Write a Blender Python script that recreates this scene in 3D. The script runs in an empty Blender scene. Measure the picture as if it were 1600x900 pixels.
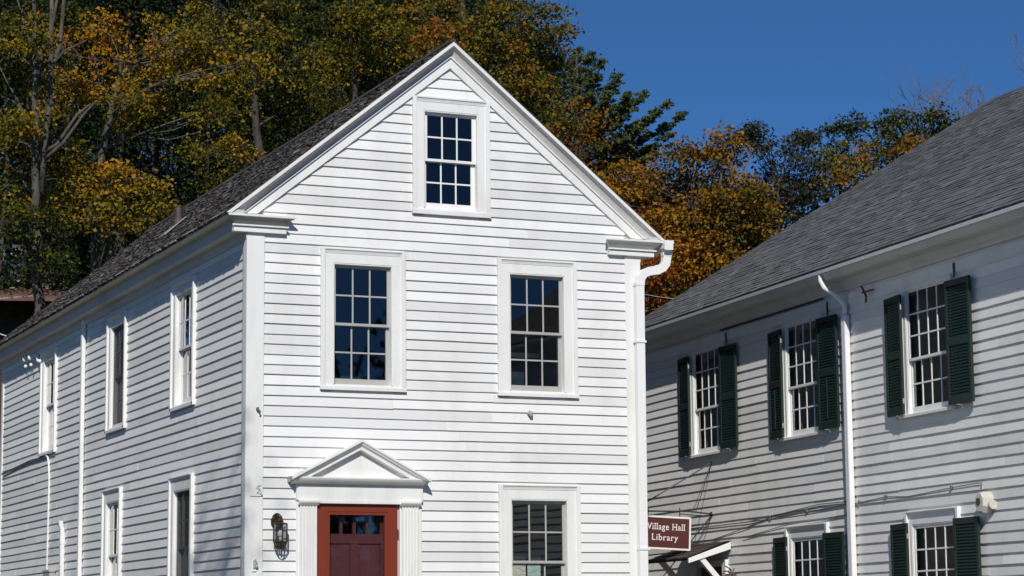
import bpy, bmesh, math, random
import numpy as np
from mathutils import Vector, Matrix
random.seed(7); rng = np.random.default_rng(7)
scene = bpy.context.scene
COL = scene.collection

# ------------------------------------------------------------------ camera
FPX = 3644.5
yaw, pit, rol = (math.radians(a) for a in (23.641, 8.508, -0.538))
CAM = np.array([-7.734, -25.174, 1.584])
fw = np.array([math.sin(yaw)*math.cos(pit), math.cos(yaw)*math.cos(pit), math.sin(pit)])
rt = np.array([math.cos(yaw), -math.sin(yaw), 0.0]); up = np.cross(rt, fw)
RT = rt*math.cos(rol)+up*math.sin(rol); UP = up*math.cos(rol)-rt*math.sin(rol)
cd = bpy.data.cameras.new('camera'); cam = bpy.data.objects.new('camera', cd); COL.objects.link(cam)
M = Matrix.Identity(4)
for i in range(3):
    M[i][0] = RT[i]; M[i][1] = UP[i]; M[i][2] = -fw[i]; M[i][3] = CAM[i]
cam.matrix_world = M
cd.sensor_width = 36; cd.lens = FPX/1600*36; cd.clip_start = 0.1; cd.clip_end = 3000
scene.camera = cam
# ------------------------------------------------------------------ sky, sun, exposure
SUN = Vector((-1.10, -2.5, 1.93)).normalized()
el = math.asin(SUN.z); rot = math.atan2(SUN.x, SUN.y)
w = bpy.data.worlds.new('World'); scene.world = w; w.use_nodes = True
nt = w.node_tree; bg = nt.nodes['Background']
sky = nt.nodes.new('ShaderNodeTexSky'); sky.sky_type = 'NISHITA'; sky.sun_disc = False
sky.sun_elevation = el; sky.sun_rotation = rot; sky.altitude = 7000; sky.air_density = 1.0; sky.dust_density = 0.0; sky.ozone_density = 9.0
mg = nt.nodes.new('ShaderNodeMix'); mg.data_type = 'RGBA'; mg.blend_type = 'MULTIPLY'; mg.inputs[0].default_value = 1.0; mg.inputs[7].default_value = (0.88, 1.15, 1.11, 1)
nt.links.new(sky.outputs[0], mg.inputs[6]); nt.links.new(mg.outputs[2], bg.inputs[0]); bg.inputs[1].default_value = 0.083
sl = bpy.data.lights.new('sun', 'SUN'); sl.energy = 3.9; sl.angle = math.radians(0.53); sl.color = (1.0, 0.96, 0.90)
so = bpy.data.objects.new('sun', sl); COL.objects.link(so)
so.rotation_euler = (-SUN).to_track_quat('-Z', 'Y').to_euler(); so.location = (-10, -30, 40)
vs = scene.view_settings; vs.view_transform = 'Standard'; vs.look = 'None'; vs.exposure = 0.0; vs.gamma = 1.0; vs.use_curve_mapping = False
scene.cycles.max_bounces = 6; scene.cycles.transparent_max_bounces = 12; scene.cycles.diffuse_bounces = 3
scene.cycles.sample_clamp_indirect = 4

# ------------------------------------------------------------------ materials
def newmat(name):
    m = bpy.data.materials.new(name); m.use_nodes = True
    n = m.node_tree.nodes; return m, n, m.node_tree.links, n['Principled BSDF']
def mixc(N, L, fac, a, b, blend='MIX'):
    x = N.new('ShaderNodeMix'); x.data_type = 'RGBA'; x.blend_type = blend
    for sock, v in ((x.inputs[0], fac), (x.inputs[6], a), (x.inputs[7], b)):
        if isinstance(v, (int, float)): sock.default_value = v
        elif isinstance(v, tuple): sock.default_value = (*v, 1)
        else: L.new(v, sock)
    return x.outputs[2]
def noise(N, L, scale, detail=4, rough=0.6, vec=None, stretch=None):
    t = N.new('ShaderNodeTexNoise'); t.inputs['Scale'].default_value = scale
    t.inputs['Detail'].default_value = detail; t.inputs['Roughness'].default_value = rough
    tc = N.new('ShaderNodeTexCoord'); src = tc.outputs['Object']
    if stretch:
        mp = N.new('ShaderNodeMapping'); mp.inputs['Scale'].default_value = stretch; L.new(src, mp.inputs[0]); src = mp.outputs[0]
    L.new(src, t.inputs['Vector']); return t.outputs['Fac']
def ramp(N, L, fac, stops):
    r = N.new('ShaderNodeValToRGB'); e = r.color_ramp.elements
    while len(e) < len(stops): e.new(0.5)
    for k, (p, c) in enumerate(stops):
        e[k].position = p; e[k].color = (*c, 1) if isinstance(c, tuple) else (c, c, c, 1)
    L.new(fac, r.inputs[0]); return r.outputs[0]
def bump(N, L, bs, h, strength=0.3, dist=0.01):
    b = N.new('ShaderNodeBump'); b.inputs['Strength'].default_value = strength; b.inputs['Distance'].default_value = dist
    L.new(h, b.inputs['Height']); L.new(b.outputs[0], bs.inputs['Normal'])
def attr(N, name):
    a = N.new('ShaderNodeAttribute'); a.attribute_name = name; return a.outputs['Fac']

def paint(name, col, dirt, dscale=2.0, amount=0.5, rough=0.55, bumpy=0.25, use_tint=False):
    m, N, L, B = newmat(name)
    n1 = noise(N, L, dscale, 6, 0.65, stretch=(1, 1, 0.30)); f = ramp(N, L, n1, [(0.48, 0.0), (0.78, amount)])
    c = mixc(N, L, f, col, dirt)
    n2 = noise(N, L, 38, 3, 0.7); f2 = ramp(N, L, n2, [(0.62, 0.0), (0.74, amount*0.6)])
    c = mixc(N, L, f2, c, dirt)
    if use_tint:
        t = attr(N, 'tint'); f3 = ramp(N, L, t, [(0.0, 0.86), (1.0, 1.04)])
        c = mixc(N, L, 1.0, c, f3, 'MULTIPLY')
    L.new(c, B.inputs['Base Color']); B.inputs['Roughness'].default_value = rough
    n3 = noise(N, L, 60, 5, 0.7, stretch=(1, 1, 2)); bump(N, L, B, n3, bumpy, 0.004)
    return m
M_SIDING = paint('white_siding_paint', (0.785, 0.785, 0.775), (0.60, 0.59, 0.55), 1.3, 0.62, use_tint=True)
M_SIDING_OLD = paint('weathered_siding_paint', (0.83, 0.82, 0.785), (0.60, 0.59, 0.57), 1.6, 0.5, 0.6, 0.6, use_tint=True)
M_TRIM = paint('white_trim_paint', (0.79, 0.79, 0.77), (0.56, 0.55, 0.51), 2.8, 0.55, 0.6, 0.4)
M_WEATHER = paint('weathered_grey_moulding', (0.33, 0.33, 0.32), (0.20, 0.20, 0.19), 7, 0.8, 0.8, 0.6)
M_EAVE = paint('aged_shaded_eave_paint', (0.60, 0.59, 0.56), (0.40, 0.39, 0.37), 1.2, 0.7)  # aged paint, darkened further to stand in for shade under the eaves
M_TRIM_GREY = paint('aged_sash_paint', (0.40, 0.40, 0.375), (0.28, 0.28, 0.26), 5, 0.6)
M_PVC = paint('white_pipe_paint', (0.83, 0.83, 0.82), (0.62, 0.61, 0.58), 2, 0.3, 0.35, 0.05)
M_GREEN = paint('dark_green_paint', (0.0022, 0.019, 0.014), (0.010, 0.030, 0.025), 3, 0.8, 0.6, 0.4)
M_RED = paint('brick_red_paint', (0.195, 0.029, 0.009), (0.14, 0.021, 0.008), 3, 0.5, 0.45, 0.1)
M_MAROON = paint('maroon_paint', (0.125, 0.034, 0.036), (0.10, 0.03, 0.03), 4, 0.5, 0.45, 0.1)
M_SIGN = paint('sign_maroon_paint', (0.088, 0.022, 0.022), (0.07, 0.02, 0.02), 6, 0.3, 0.4, 0.05)
M_LETTER = paint('sign_letter_paint', (0.80, 0.77, 0.70), (0.6, 0.58, 0.5), 6, 0.3, 0.5, 0.05)
M_CONC = paint('concrete', (0.33, 0.32, 0.30), (0.2, 0.19, 0.18), 2, 0.7, 0.9, 0.8)
M_IRON = paint('black_iron', (0.02, 0.02, 0.02), (0.04, 0.03, 0.025), 8, 0.5, 0.5, 0.2)
M_CREAM = paint('cream_enamel', (0.58, 0.56, 0.48), (0.4, 0.38, 0.3), 8, 0.4, 0.4, 0.05)
M_INSIDE = paint('interior_plaster', (0.48, 0.46, 0.42), (0.3, 0.29, 0.27), 1, 0.5, 0.9, 0.1)
M_DARKWOOD = paint('old_wood', (0.10, 0.085, 0.06), (0.05, 0.04, 0.03), 9, 0.6, 0.9, 0.5)
M_CABLE = paint('grey_cable', (0.13, 0.13, 0.13), (0.25, 0.25, 0.25), 9, 0.6, 0.6, 0.1)
def brass():
    m, N, L, B = newmat('aged_brass')
    n = noise(N, L, 30, 4); c = ramp(N, L, n, [(0.35, (0.025, 0.022, 0.016)), (0.72, (0.15, 0.115, 0.05))])
    L.new(c, B.inputs['Base Color']); B.inputs['Metallic'].default_value = 0.75; B.inputs['Roughness'].default_value = 0.42; return m
M_BRASS = brass()
def metal_dark():
    m, N, L, B = newmat('rusty_metal')
    n = noise(N, L, 20, 4); c = ramp(N, L, n, [(0.35, (0.045, 0.03, 0.025)), (0.7, (0.10, 0.07, 0.06))])
    L.new(c, B.inputs['Base Color']); B.inputs['Roughness'].default_value = 0.6; return m
M_RUST = metal_dark()
def flash():
    m, N, L, B = newmat('lead_flashing'); B.inputs['Base Color'].default_value = (0.45, 0.48, 0.5, 1); B.inputs['Metallic'].default_value = 0.3
    n = noise(N, L, 14, 3); L.new(ramp(N, L, n, [(0.3, (0.35, 0.38, 0.4)), (0.7, (0.55, 0.57, 0.58))]), B.inputs['Base Color']); B.inputs['Roughness'].default_value = 0.45; return m
M_FLASH = flash()
def glass(name='window_glass', boost=1.0, tint=(0.88, 0.92, 0.90)):
    m, N, L, B = newmat(name); N.remove(B); out = N['Material Output']
    tr = N.new('ShaderNodeBsdfTransparent'); tr.inputs[0].default_value = (*tint, 1)
    gl = N.new('ShaderNodeBsdfGlossy'); gl.inputs['Roughness'].default_value = 0.015; gl.inputs[0].default_value = (1, 1, 1, 1)
    n = noise(N, L, 1.6, 1, 0.4); b = N.new('ShaderNodeBump'); b.inputs['Strength'].default_value = 0.10; b.inputs['Distance'].default_value = 0.01
    L.new(n, b.inputs['Height']); L.new(b.outputs[0], gl.inputs['Normal'])
    fr = N.new('ShaderNodeFresnel'); fr.inputs[0].default_value = 1.5
    mu = N.new('ShaderNodeMath'); mu.operation = 'MULTIPLY'; mu.use_clamp = True; mu.inputs[1].default_value = 1.8*boost; L.new(fr.outputs[0], mu.inputs[0])
    mx = N.new('ShaderNodeMixShader'); L.new(mu.outputs[0], mx.inputs[0]); L.new(tr.outputs[0], mx.inputs[1]); L.new(gl.outputs[0], mx.inputs[2])
    L.new(mx.outputs[0], out.inputs[0]); return m
M_GLASS = glass()
M_STORM = glass('storm_door_glass', 0.35, (0.96, 0.97, 0.97))
def screen():
    m, N, L, B = newmat('insect_screen'); out = N['Material Output']
    B.inputs['Base Color'].default_value = (0.03, 0.033, 0.035, 1); B.inputs['Roughness'].default_value = 0.6
    n = noise(N, L, 500, 1); L.new(ramp(N, L, n, [(0.3, (0.02, 0.022, 0.024)), (0.7, (0.045, 0.048, 0.05))]), B.inputs['Base Color'])
    tr = N.new('ShaderNodeBsdfTransparent'); mx = N.new('ShaderNodeMixShader'); mx.inputs[0].default_value = 0.42
    L.new(tr.outputs[0], mx.inputs[1]); L.new(B.outputs[0], mx.inputs[2]); L.new(mx.outputs[0], out.inputs[0]); return m
M_SCREEN = screen()
def curtain(name, a, b, scale):
    m, N, L, B = newmat(name); n = noise(N, L, scale, 3); L.new(ramp(N, L, n, [(0.42, a), (0.58, b)]), B.inputs['Base Color']); B.inputs['Roughness'].default_value = 0.9; return m
M_CURTAIN = curtain('cream_curtain', (0.62, 0.60, 0.50), (0.50, 0.48, 0.40), 4)
M_CURTAIN_G = curtain('pale_green_curtain', (0.45, 0.50, 0.36), (0.28, 0.34, 0.25), 5)
M_CURTAIN_F = curtain('patterned_curtain', (0.62, 0.62, 0.30), (0.18, 0.22, 0.10), 13)
def notice(name, c):
    m, N, L, B = newmat(name); n = noise(N, L, 60, 2, 0.5, stretch=(0.3, 1, 2.2)); L.new(ramp(N, L, n, [(0.45, c), (0.6, tuple(x*0.6 for x in c))]), B.inputs['Base Color']); B.inputs['Roughness'].default_value = 0.8; return m
M_NOTICE = notice('cream_paper', (0.40, 0.40, 0.34)); M_NOTICE_G = notice('green_paper', (0.30, 0.40, 0.36))
def shingle_mat(name, stops, rough=0.95, patch=0.25):
    m, N, L, B = newmat(name); t = attr(N, 'tint'); c = ramp(N, L, t, stops)
    n = noise(N, L, 0.9, 5); f = ramp(N, L, n, [(0.35, 1.0-patch), (0.7, 1.0+patch)]); c = mixc(N, L, 1.0, c, f, 'MULTIPLY')
    n2 = noise(N, L, 140, 3); f2 = ramp(N, L, n2, [(0.3, 0.75), (0.7, 1.2)]); c = mixc(N, L, 1.0, c, f2, 'MULTIPLY')
    L.new(c, B.inputs['Base Color']); B.inputs['Roughness'].default_value = rough; bump(N, L, B, n2, 0.6, 0.006); return m
M_WOODSH = shingle_mat('weathered_wood_shingle', [(0.0, (0.032, 0.028, 0.025)), (0.5, (0.078, 0.070, 0.062)), (0.85, (0.118, 0.108, 0.097)), (1.0, (0.24, 0.225, 0.205))])
M_ASPH = shingle_mat('grey_asphalt_shingle', [(0.0, (0.080, 0.085, 0.089)), (0.5, (0.116, 0.122, 0.126)), (1.0, (0.165, 0.172, 0.176))], patch=0.2)
def bark(name, a, b):
    m, N, L, B = newmat(name); n = noise(N, L, 5, 6, 0.7, stretch=(3, 3, 0.8)); L.new(ramp(N, L, n, [(0.3, a), (0.7, b)]), B.inputs['Base Color'])
    B.inputs['Roughness'].default_value = 0.95; bump(N, L, B, n, 0.8, 0.03); return m
M_BARK = bark('grey_bark', (0.030, 0.027, 0.021), (0.15, 0.135, 0.108))
M_BARK_D = bark('dark_bark', (0.025, 0.02, 0.016), (0.09, 0.075, 0.06))
M_TWIG = bark('bare_twig_bark', (0.09, 0.08, 0.085), (0.2, 0.18, 0.18))
def leafmat(name, stops, transl=0.25):
    m, N, L, B = newmat(name); out = N['Material Output']
    c = ramp(N, L, attr(N, 'tint'), stops); L.new(c, B.inputs['Base Color']); B.inputs['Roughness'].default_value = 0.75
    B.inputs['Specular IOR Level'].default_value = 0.12
    tr = N.new('ShaderNodeBsdfTranslucent'); L.new(c, tr.inputs[0]); mx = N.new('ShaderNodeMixShader'); mx.inputs[0].default_value = transl
    L.new(B.outputs[0], mx.inputs[1]); L.new(tr.outputs[0], mx.inputs[2]); L.new(mx.outputs[0], out.inputs[0]); return m
DG, MG, OL, YG, GO, OR, RU = (0.012, 0.024, 0.007), (0.030, 0.044, 0.009), (0.085, 0.085, 0.010), (0.21, 0.17, 0.012), (0.40, 0.21, 0.012), (0.38, 0.12, 0.012), (0.17, 0.05, 0.016)
M_LF = {
 'gold': leafmat('golden_maple_leaves', [(0.0, DG), (0.25, MG), (0.42, OL), (0.58, YG), (0.80, GO), (1.0, OR)]),
 'green': leafmat('green_maple_leaves', [(0.0, DG), (0.4, MG), (0.62, OL), (0.8, YG), (1.0, GO)]),
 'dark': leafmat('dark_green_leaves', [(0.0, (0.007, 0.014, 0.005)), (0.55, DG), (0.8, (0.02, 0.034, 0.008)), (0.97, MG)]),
 'orange': leafmat('orange_maple_leaves', [(0.0, DG), (0.16, MG), (0.36, OL), (0.56, (0.21, 0.105, 0.010)), (0.74, (0.34, 0.15, 0.010)), (0.88, GO), (1.0, (0.22, 0.055, 0.015))]),
 'olive': leafmat('olive_turning_leaves', [(0.0, DG), (0.3, MG), (0.55, OL), (0.75, YG), (0.9, RU), (1.0, OR)]),
 'blue': leafmat('dull_brown_green_leaves', [(0.0, (0.014, 0.018, 0.010)), (0.5, (0.034, 0.037, 0.018)), (0.8, (0.065, 0.060, 0.024)), (1.0, (0.10, 0.08, 0.03))]),
 'pine': leafmat('pine_needles', [(0.0, (0.03, 0.045, 0.016)), (0.6, (0.080, 0.105, 0.034)), (1.0, (0.14, 0.155, 0.05))], 0.1),
}
def groundmat(name, a, b, sc=0.6):
    m, N, L, B = newmat(name); n = noise(N, L, sc, 8, 0.7); c = ramp(N, L, n, [(0.35, a), (0.65, b)])
    n2 = noise(N, L, 30, 4); c = mixc(N, L, 1.0, c, ramp(N, L, n2, [(0.3, 0.7), (0.7, 1.2)]), 'MULTIPLY')
    L.new(c, B.inputs['Base Color']); B.inputs['Roughness'].default_value = 0.95; bump(N, L, B, n2, 0.6, 0.03); return m
M_GRASS = groundmat('autumn_grass', (0.045, 0.065, 0.02), (0.09, 0.085, 0.03))
M_LITTER = groundmat('leaf_litter', (0.035, 0.025, 0.014), (0.09, 0.055, 0.022))
M_ASPHALT = groundmat('road_asphalt', (0.045, 0.046, 0.048), (0.06, 0.06, 0.062))
M_BROWNROOF = groundmat('brown_roof', (0.12, 0.06, 0.042), (0.22, 0.12, 0.09), 1.0)
M_GREYWALL = paint('brown_grey_house_paint', (0.05, 0.042, 0.035), (0.03, 0.026, 0.022), 2, 0.5)
M_HTRIM = paint('faded_house_trim', (0.22, 0.21, 0.19), (0.12, 0.11, 0.10), 3, 0.7)

# ------------------------------------------------------------------ object helpers
def tag(o, label=None, cat=None, group=None, kind=None):
    if label: o['label'] = label
    if cat: o['category'] = cat
    if group: o['group'] = group
    if kind: o['kind'] = kind
    return o
def empty(name, loc=(0, 0, 0), rz=0.0, parent=None):
    o = bpy.data.objects.new(name, None); COL.objects.link(o); o.location = loc; o.rotation_euler = (0, 0, rz)
    o.empty_display_size = 0.3
    if parent: o.parent = parent
    return o
class Frame:
    """wall frame: u along the wall, z up, n outwards"""
    def __init__(s, O, eu, en): s.O = Vector(O); s.eu = Vector(eu); s.en = Vector(en)
    def __call__(s, u, z, n): return s.O + s.eu*u + s.en*n + Vector((0, 0, z))
WORLD = Frame((0, 0, 0), (1, 0, 0), (0, 1, 0))
class MB:
    def __init__(s, F=WORLD): s.F = F; s.v = []; s.f = []; s.t = []
    def poly(s, pts, faces, tint=0.5):
        b = len(s.v); s.v += [tuple(s.F(*p)) for p in pts]; s.f += [tuple(b+i for i in q) for q in faces]; s.t += [tint]*len(faces)
    def box(s, u0, u1, z0, z1, n0, n1, tint=0.5):
        s.poly([(u0, z0, n0), (u1, z0, n0), (u1, z1, n0), (u0, z1, n0), (u0, z0, n1), (u1, z0, n1), (u1, z1, n1), (u0, z1, n1)],
               [(0, 1, 2, 3), (4, 7, 6, 5), (0, 4, 5, 1), (1, 5, 6, 2), (2, 6, 7, 3), (3, 7, 4, 0)], tint)
    def prism(s, pts0, pts1, tint=0.5):       # two matching outlines joined
        n = len(pts0); s.poly(list(pts0)+list(pts1), [tuple(range(n-1, -1, -1)), tuple(range(n, 2*n))]+[(i, (i+1) % n, n+(i+1) % n, n+i) for i in range(n)], tint)
    def extrude_u(s, prof, u0, u1, tint=0.5): # profile of (n, z)
        s.prism([(u0, z, n) for n, z in prof], [(u1, z, n) for n, z in prof], tint)
    def tube(s, pts, r, k=6, tint=0.5, squash=None):
        """pts in frame coordinates; r a number or list"""
        P = [s.F(*p) for p in pts]; rs = r if isinstance(r, (list, tuple)) else [r]*len(P)
        b = len(s.v); prev = None
        for i, p in enumerate(P):
            d = (P[min(i+1, len(P)-1)]-P[max(i-1, 0)]).normalized()
            if prev is None:
                a = d.orthogonal().normalized()
            else:
                a = (prev-d*prev.dot(d)).normalized()
            prev = a; c = d.cross(a)
            for j in range(k):
                t = 2*math.pi*(j+0.5)/k; s.v.append(tuple(p+(a*math.cos(t)+c*math.sin(t))*rs[i]))
        for i in range(len(P)-1):
            for j in range(k):
                s.f.append((b+i*k+j, b+i*k+(j+1) % k, b+(i+1)*k+(j+1) % k, b+(i+1)*k+j)); s.t.append(tint)
        s.f.append(tuple(b+j for j in range(k-1, -1, -1))); s.t.append(tint)
        e = b+(len(P)-1)*k; s.f.append(tuple(e+j for j in range(k))); s.t.append(tint)
    def rtube(s, pts, hw, hd, side=(0, 0, 1), tint=0.5):
        """rectangular tube, `side` (u,z,n direction) stays the width axis"""
        P = [s.F(*p) for p in pts]; A = (s.F(*side)-s.F(0, 0, 0)).normalized(); b = len(s.v)
        for i, p in enumerate(P):
            d = (P[min(i+1, len(P)-1)]-P[max(i-1, 0)]).normalized(); c = d.cross(A).normalized()
            for x, y in ((-1, -1), (1, -1), (1, 1), (-1, 1)): s.v.append(tuple(p+A*hw*x+c*hd*y))
        for i in range(len(P)-1):
            for j in range(4):
                s.f.append((b+i*4+j, b+i*4+(j+1) % 4, b+(i+1)*4+(j+1) % 4, b+(i+1)*4+j)); s.t.append(tint)
        e = b+(len(P)-1)*4; s.f += [(b+3, b+2, b+1, b), (e, e+1, e+2, e+3)]; s.t += [tint]*2
    def ball(s, c, r, seg=10, rings=6, sc=(1, 1, 1)):
        for i in range(rings):
            a0 = math.pi*i/rings; a1 = math.pi*(i+1)/rings
            for j in range(seg):
                b0 = 2*math.pi*j/seg; b1 = 2*math.pi*(j+1)/seg
                q = [(c[0]+r*sc[0]*math.sin(a)*math.cos(b), c[1]+r*sc[1]*math.cos(a), c[2]+r*sc[2]*math.sin(a)*math.sin(b)) for a, b in ((a0, b0), (a0, b1), (a1, b1), (a1, b0))]
                s.poly(q, [(0, 1, 2, 3)])
    def build(s, name, mat, parent=None, bevel=0.0, smooth=False, fix=True, tint=False):
        me = bpy.data.meshes.new(name); me.from_pydata(s.v, [], s.f); me.materials.append(mat)
        if tint:
            a = me.attributes.new('tint', 'FLOAT', 'FACE'); a.data.foreach_set('value', s.t)
        if fix:
            bm = bmesh.new(); bm.from_mesh(me); bmesh.ops.recalc_face_normals(bm, faces=bm.faces[:]); bm.to_mesh(me); bm.free()
        if smooth: me.polygons.foreach_set('use_smooth', [True]*len(me.polygons))
        o = bpy.data.objects.new(name, me); COL.objects.link(o)
        if parent: o.parent = parent
        if bevel:
            md = o.modifiers.new('bevel', 'BEVEL'); md.width = bevel; md.segments = 1; md.limit_method = 'ANGLE'
        return o

EXPO = 0.1167
def clapboards(F, name, mat, parent, z_start, z_end, span, holes, zoff=0.0, seed=1, jit=0.0016, tint_spread=1.0, thick=0.0215):
    """real overlapping boards; span(z0,z1)->(ua,ub); holes: (u0,u1,z0,z1) openings"""
    R = random.Random(seed); mb = MB(F); k = math.ceil((z_start-zoff)/EXPO)
    while zoff+k*EXPO < z_end:
        z0 = zoff+k*EXPO; z1 = z0+EXPO+0.012; k += 1
        ua, ub = span(z0, z1)
        if ub-ua < 0.03: continue
        iv = [(ua, ub)]
        for h in holes:
            if h[2] < z1 and h[3] > z0:
                nx = []
                for a, b in iv:
                    if h[0]-0.04 >= b or h[1]+0.04 <= a: nx.append((a, b)); continue
                    if h[0]-0.04 > a: nx.append((a, h[0]-0.04))
                    if h[1]+0.04 < b: nx.append((h[1]+0.04, b))
                iv = nx
        for a, b in iv:
            cuts = [a]
            while b-cuts[-1] > 3.3: cuts.append(cuts[-1]+R.uniform(1.2, 3.1))
            cuts.append(b)
            pz = R.uniform(-jit, jit)
            for c0, c1 in zip(cuts[:-1], cuts[1:]):
                t = 0.5+R.uniform(-0.5, 0.5)*tint_spread; th = thick+R.uniform(-0.002, 0.003)
                e = 0.0009 if c1 != b else 0
                n = max(1, int((c1-c0)/0.7)); us = [c0+(c1-e-c0)*i/n for i in range(n+1)]
                dz = [pz+R.uniform(-jit, jit) for _ in us]; pz = dz[-1] if R.random() < 0.7 else R.uniform(-2*jit, 2*jit)
                prof = [(0.001, 0.0), (th, 0.0), (th, 0.004), (0.004, z1-z0), (0.001, z1-z0)]
                b0 = len(mb.v)
                for u, d in zip(us, dz):
                    mb.v += [tuple(F(u, z0+d+pz_, nn)) for nn, pz_ in prof]
                for i in range(len(us)-1):
                    for j in range(5): mb.f.append((b0+i*5+j, b0+i*5+(j+1) % 5, b0+(i+1)*5+(j+1) % 5, b0+(i+1)*5+j)); mb.t.append(t)
                e0 = b0+(len(us)-1)*5; mb.f += [tuple(b0+j for j in (4, 3, 2, 1, 0)), tuple(e0+j for j in range(5))]; mb.t += [t, t]
    return mb.build(name, mat, parent, tint=True)
def sheath(F, mb, u0, u1, z0, z1, holes, n0=-0.13, n1=0.0):
    us = sorted({u0, u1, *[x for h in holes for x in h[:2] if u0 < x < u1]}); zs = sorted({z0, z1, *[x for h in holes for x in h[2:] if z0 < x < z1]})
    for a, b in zip(us[:-1], us[1:]):
        run = None
        for c, d in zip(zs[:-1], zs[1:]):
            inside = any(h[0] <= a+1e-6 and h[1] >= b-1e-6 and h[2] <= c+1e-6 and h[3] >= d-1e-6 for h in holes)
            if inside:
                if run: mb.box(a, b, run[0], run[1], n0, n1); run = None
            else: run = (run[0], d) if run else (c, d)
        if run: mb.box(a, b, run[0], run[1], n0, n1)

def make_window(F, root, o, cs=0.15, ct=0.165, cb=0.07, cols=3, rt_=2, rb=2, back=0.02, sill=False, sash_mat=None, storm=False, screen_=False,
                curt=None, curt_mat=None, jamb=-0.14, meet=0.5, casing_n=0.035, lip=0.055, label=None, stile=0.035, rec=0.03):
    """o = (u0,u1,z0,z1) of the opening"""
    u0, u1, z0, z1 = o; sash_mat = sash_mat or M_TRIM_GREY
    c = MB(F)
    c.box(u0-cs, u0, z0-cb, z1+ct, 0.002, casing_n); c.box(u1, u1+cs, z0-cb, z1+ct, 0.002, casing_n)
    c.box(u0, u1, z1, z1+ct, 0.002, casing_n-0.001)
    bb = 0.045
    c.box(u0-cs-0.004, u0-cs+bb, z0-cb+0.006, z1+ct+0.004, -0.001, lip); c.box(u1+cs-bb, u1+cs+0.004, z0-cb+0.006, z1+ct+0.004, -0.001, lip)
    # crown moulding along the top, mitred to the back bands
    c.extrude_u([(0.001, z1+ct-0.055), (casing_n+0.004, z1+ct-0.055), (casing_n+0.006, z1+ct-0.042), (lip-0.006, z1+ct-0.02), (lip+0.006, z1+ct-0.012), (lip+0.006, z1+ct+0.002), (0.001, z1+ct+0.012)], u0-cs+bb, u1+cs-bb)
    # inner jamb box
    c.box(u0-0.001, u0+0.014, z0, z1, jamb, casing_n-0.006); c.box(u1-0.014, u1+0.001, z0, z1, jamb, casing_n-0.006); c.box(u0+0.014, u1-0.014, z1-0.014, z1+0.001, jamb, casing_n-0.006)
    win = c.build('window', M_TRIM, root, bevel=0.0025)
    if label: win['label'] = label
    s = MB(F)
    if sill: s.extrude_u([(-0.14, z0-0.035), (0.085, z0-0.045), (0.085, z0-0.012), (0.03, z0+0.004), (-0.14, z0+0.01)], u0-cs-0.03, u1+cs+0.03)
    else: s.extrude_u([(-0.14, z0-cb-0.0), (0.06, z0-cb-0.0), (0.06, z0-0.03), (0.052, z0-0.022), (0.03, z0-0.018), (0.0, z0+0.004), (-0.14, z0+0.01)], u0-cs-0.010, u1+cs+0.010)
    s.build('sill', M_TRIM, win, bevel=0.002)
    zm = z0+(z1-z0)*meet; a, b = u0+0.014, u1-0.014
    def sash(za, zb, n, rows, bot):
        q = MB(F); st = stile; t = 0.022
        q.box(a, a+st, za, zb, n-t, n); q.box(b-st, b, za, zb, n-t, n); q.box(a+st, b-st, za, za+bot, n-t, n-0.0005); q.box(a+st, b-st, zb-0.032, zb, n-t, n-0.0005)
        m = 0.0095
        for i in range(1, cols):
            x = a+st+(b-a-2*st)*i/cols; q.box(x-m, x+m, za+bot, zb-0.032, n-t+0.004, n-0.004)
        for i in range(1, rows):
            z = za+bot+(zb-0.032-za-bot)*i/rows; q.box(a+st, b-st, z-m, z+m, n-t+0.005, n-0.005)
        so_ = q.build('sash', sash_mat, win, bevel=0.0015)
        g = MB(F); R = random.Random(int(abs(za*1000+a*77)))
        for i in range(cols):
            for j in range(rows):     # each light sits at a slightly different angle, as old glass does
                x0 = a+st+(b-a-2*st)*i/cols; x1 = a+st+(b-a-2*st)*(i+1)/cols; y0 = za+bot+(zb-0.032-za-bot)*j/rows; y1 = za+bot+(zb-0.032-za-bot)*(j+1)/rows
                k = [R.uniform(-0.0011, 0.0011) for _ in range(3)]; nn = n-t*0.5
                g.poly([(x0, y0, nn+k[0]), (x1, y0, nn+k[1]), (x1, y1, nn+k[1]+k[2]), (x0, y1, nn+k[0]+k[2])], [(0, 1, 2, 3) if F.eu.cross(Vector((0, 0, 1))).dot(F.en) > 0 else (3, 2, 1, 0)])
        g.build('pane', M_GLASS, win, fix=False)
    sash(zm-0.015, z1-0.014, -rec+0.0, rt_, 0.032); sash(z0+0.006, zm+0.015, -rec-(0.026 if sill else 0.042), rb, 0.07)
    if screen_:
        q = MB(F); q.box(a, b, z0+0.006, z1-0.014, -0.012, -0.010); q.build('screen', M_SCREEN, win)
        q = MB(F); q.box(a+0.002, a+0.022, z0+0.01, z1-0.02, -0.009, -0.002); q.box(b-0.022, b-0.002, z0+0.01, z1-0.02, -0.009, -0.002); q.box(a+.022, b-.022, z0+.01, z0+.035, -0.009, -0.002); q.build('screen_frame', M_TRIM, win)
    if curt:
        q = MB(F)
        for (ca, cb_, za, zb) in curt:
            n = max(8, int((cb_-ca)/0.018)); pts = []
            for i in range(n+1):
                u = a+(b-a)*(ca+(cb_-ca)*i/n); pts.append((u, -0.17+0.018*math.sin(i*1.35)+0.006*math.sin(i*3.1)))
            za_, zb_ = z0+(z1-z0)*za, z0+(z1-z0)*zb
            for (ua, na), (ub, nb) in zip(pts[:-1], pts[1:]): q.poly([(ua, za_, na), (ub, za_, nb), (ub, zb_, nb), (ua, zb_, na)], [(0, 1, 2, 3)])
        q.build('curtain', curt_mat or M_CURTAIN, win, fix=False, smooth=True)
    return win

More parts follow.
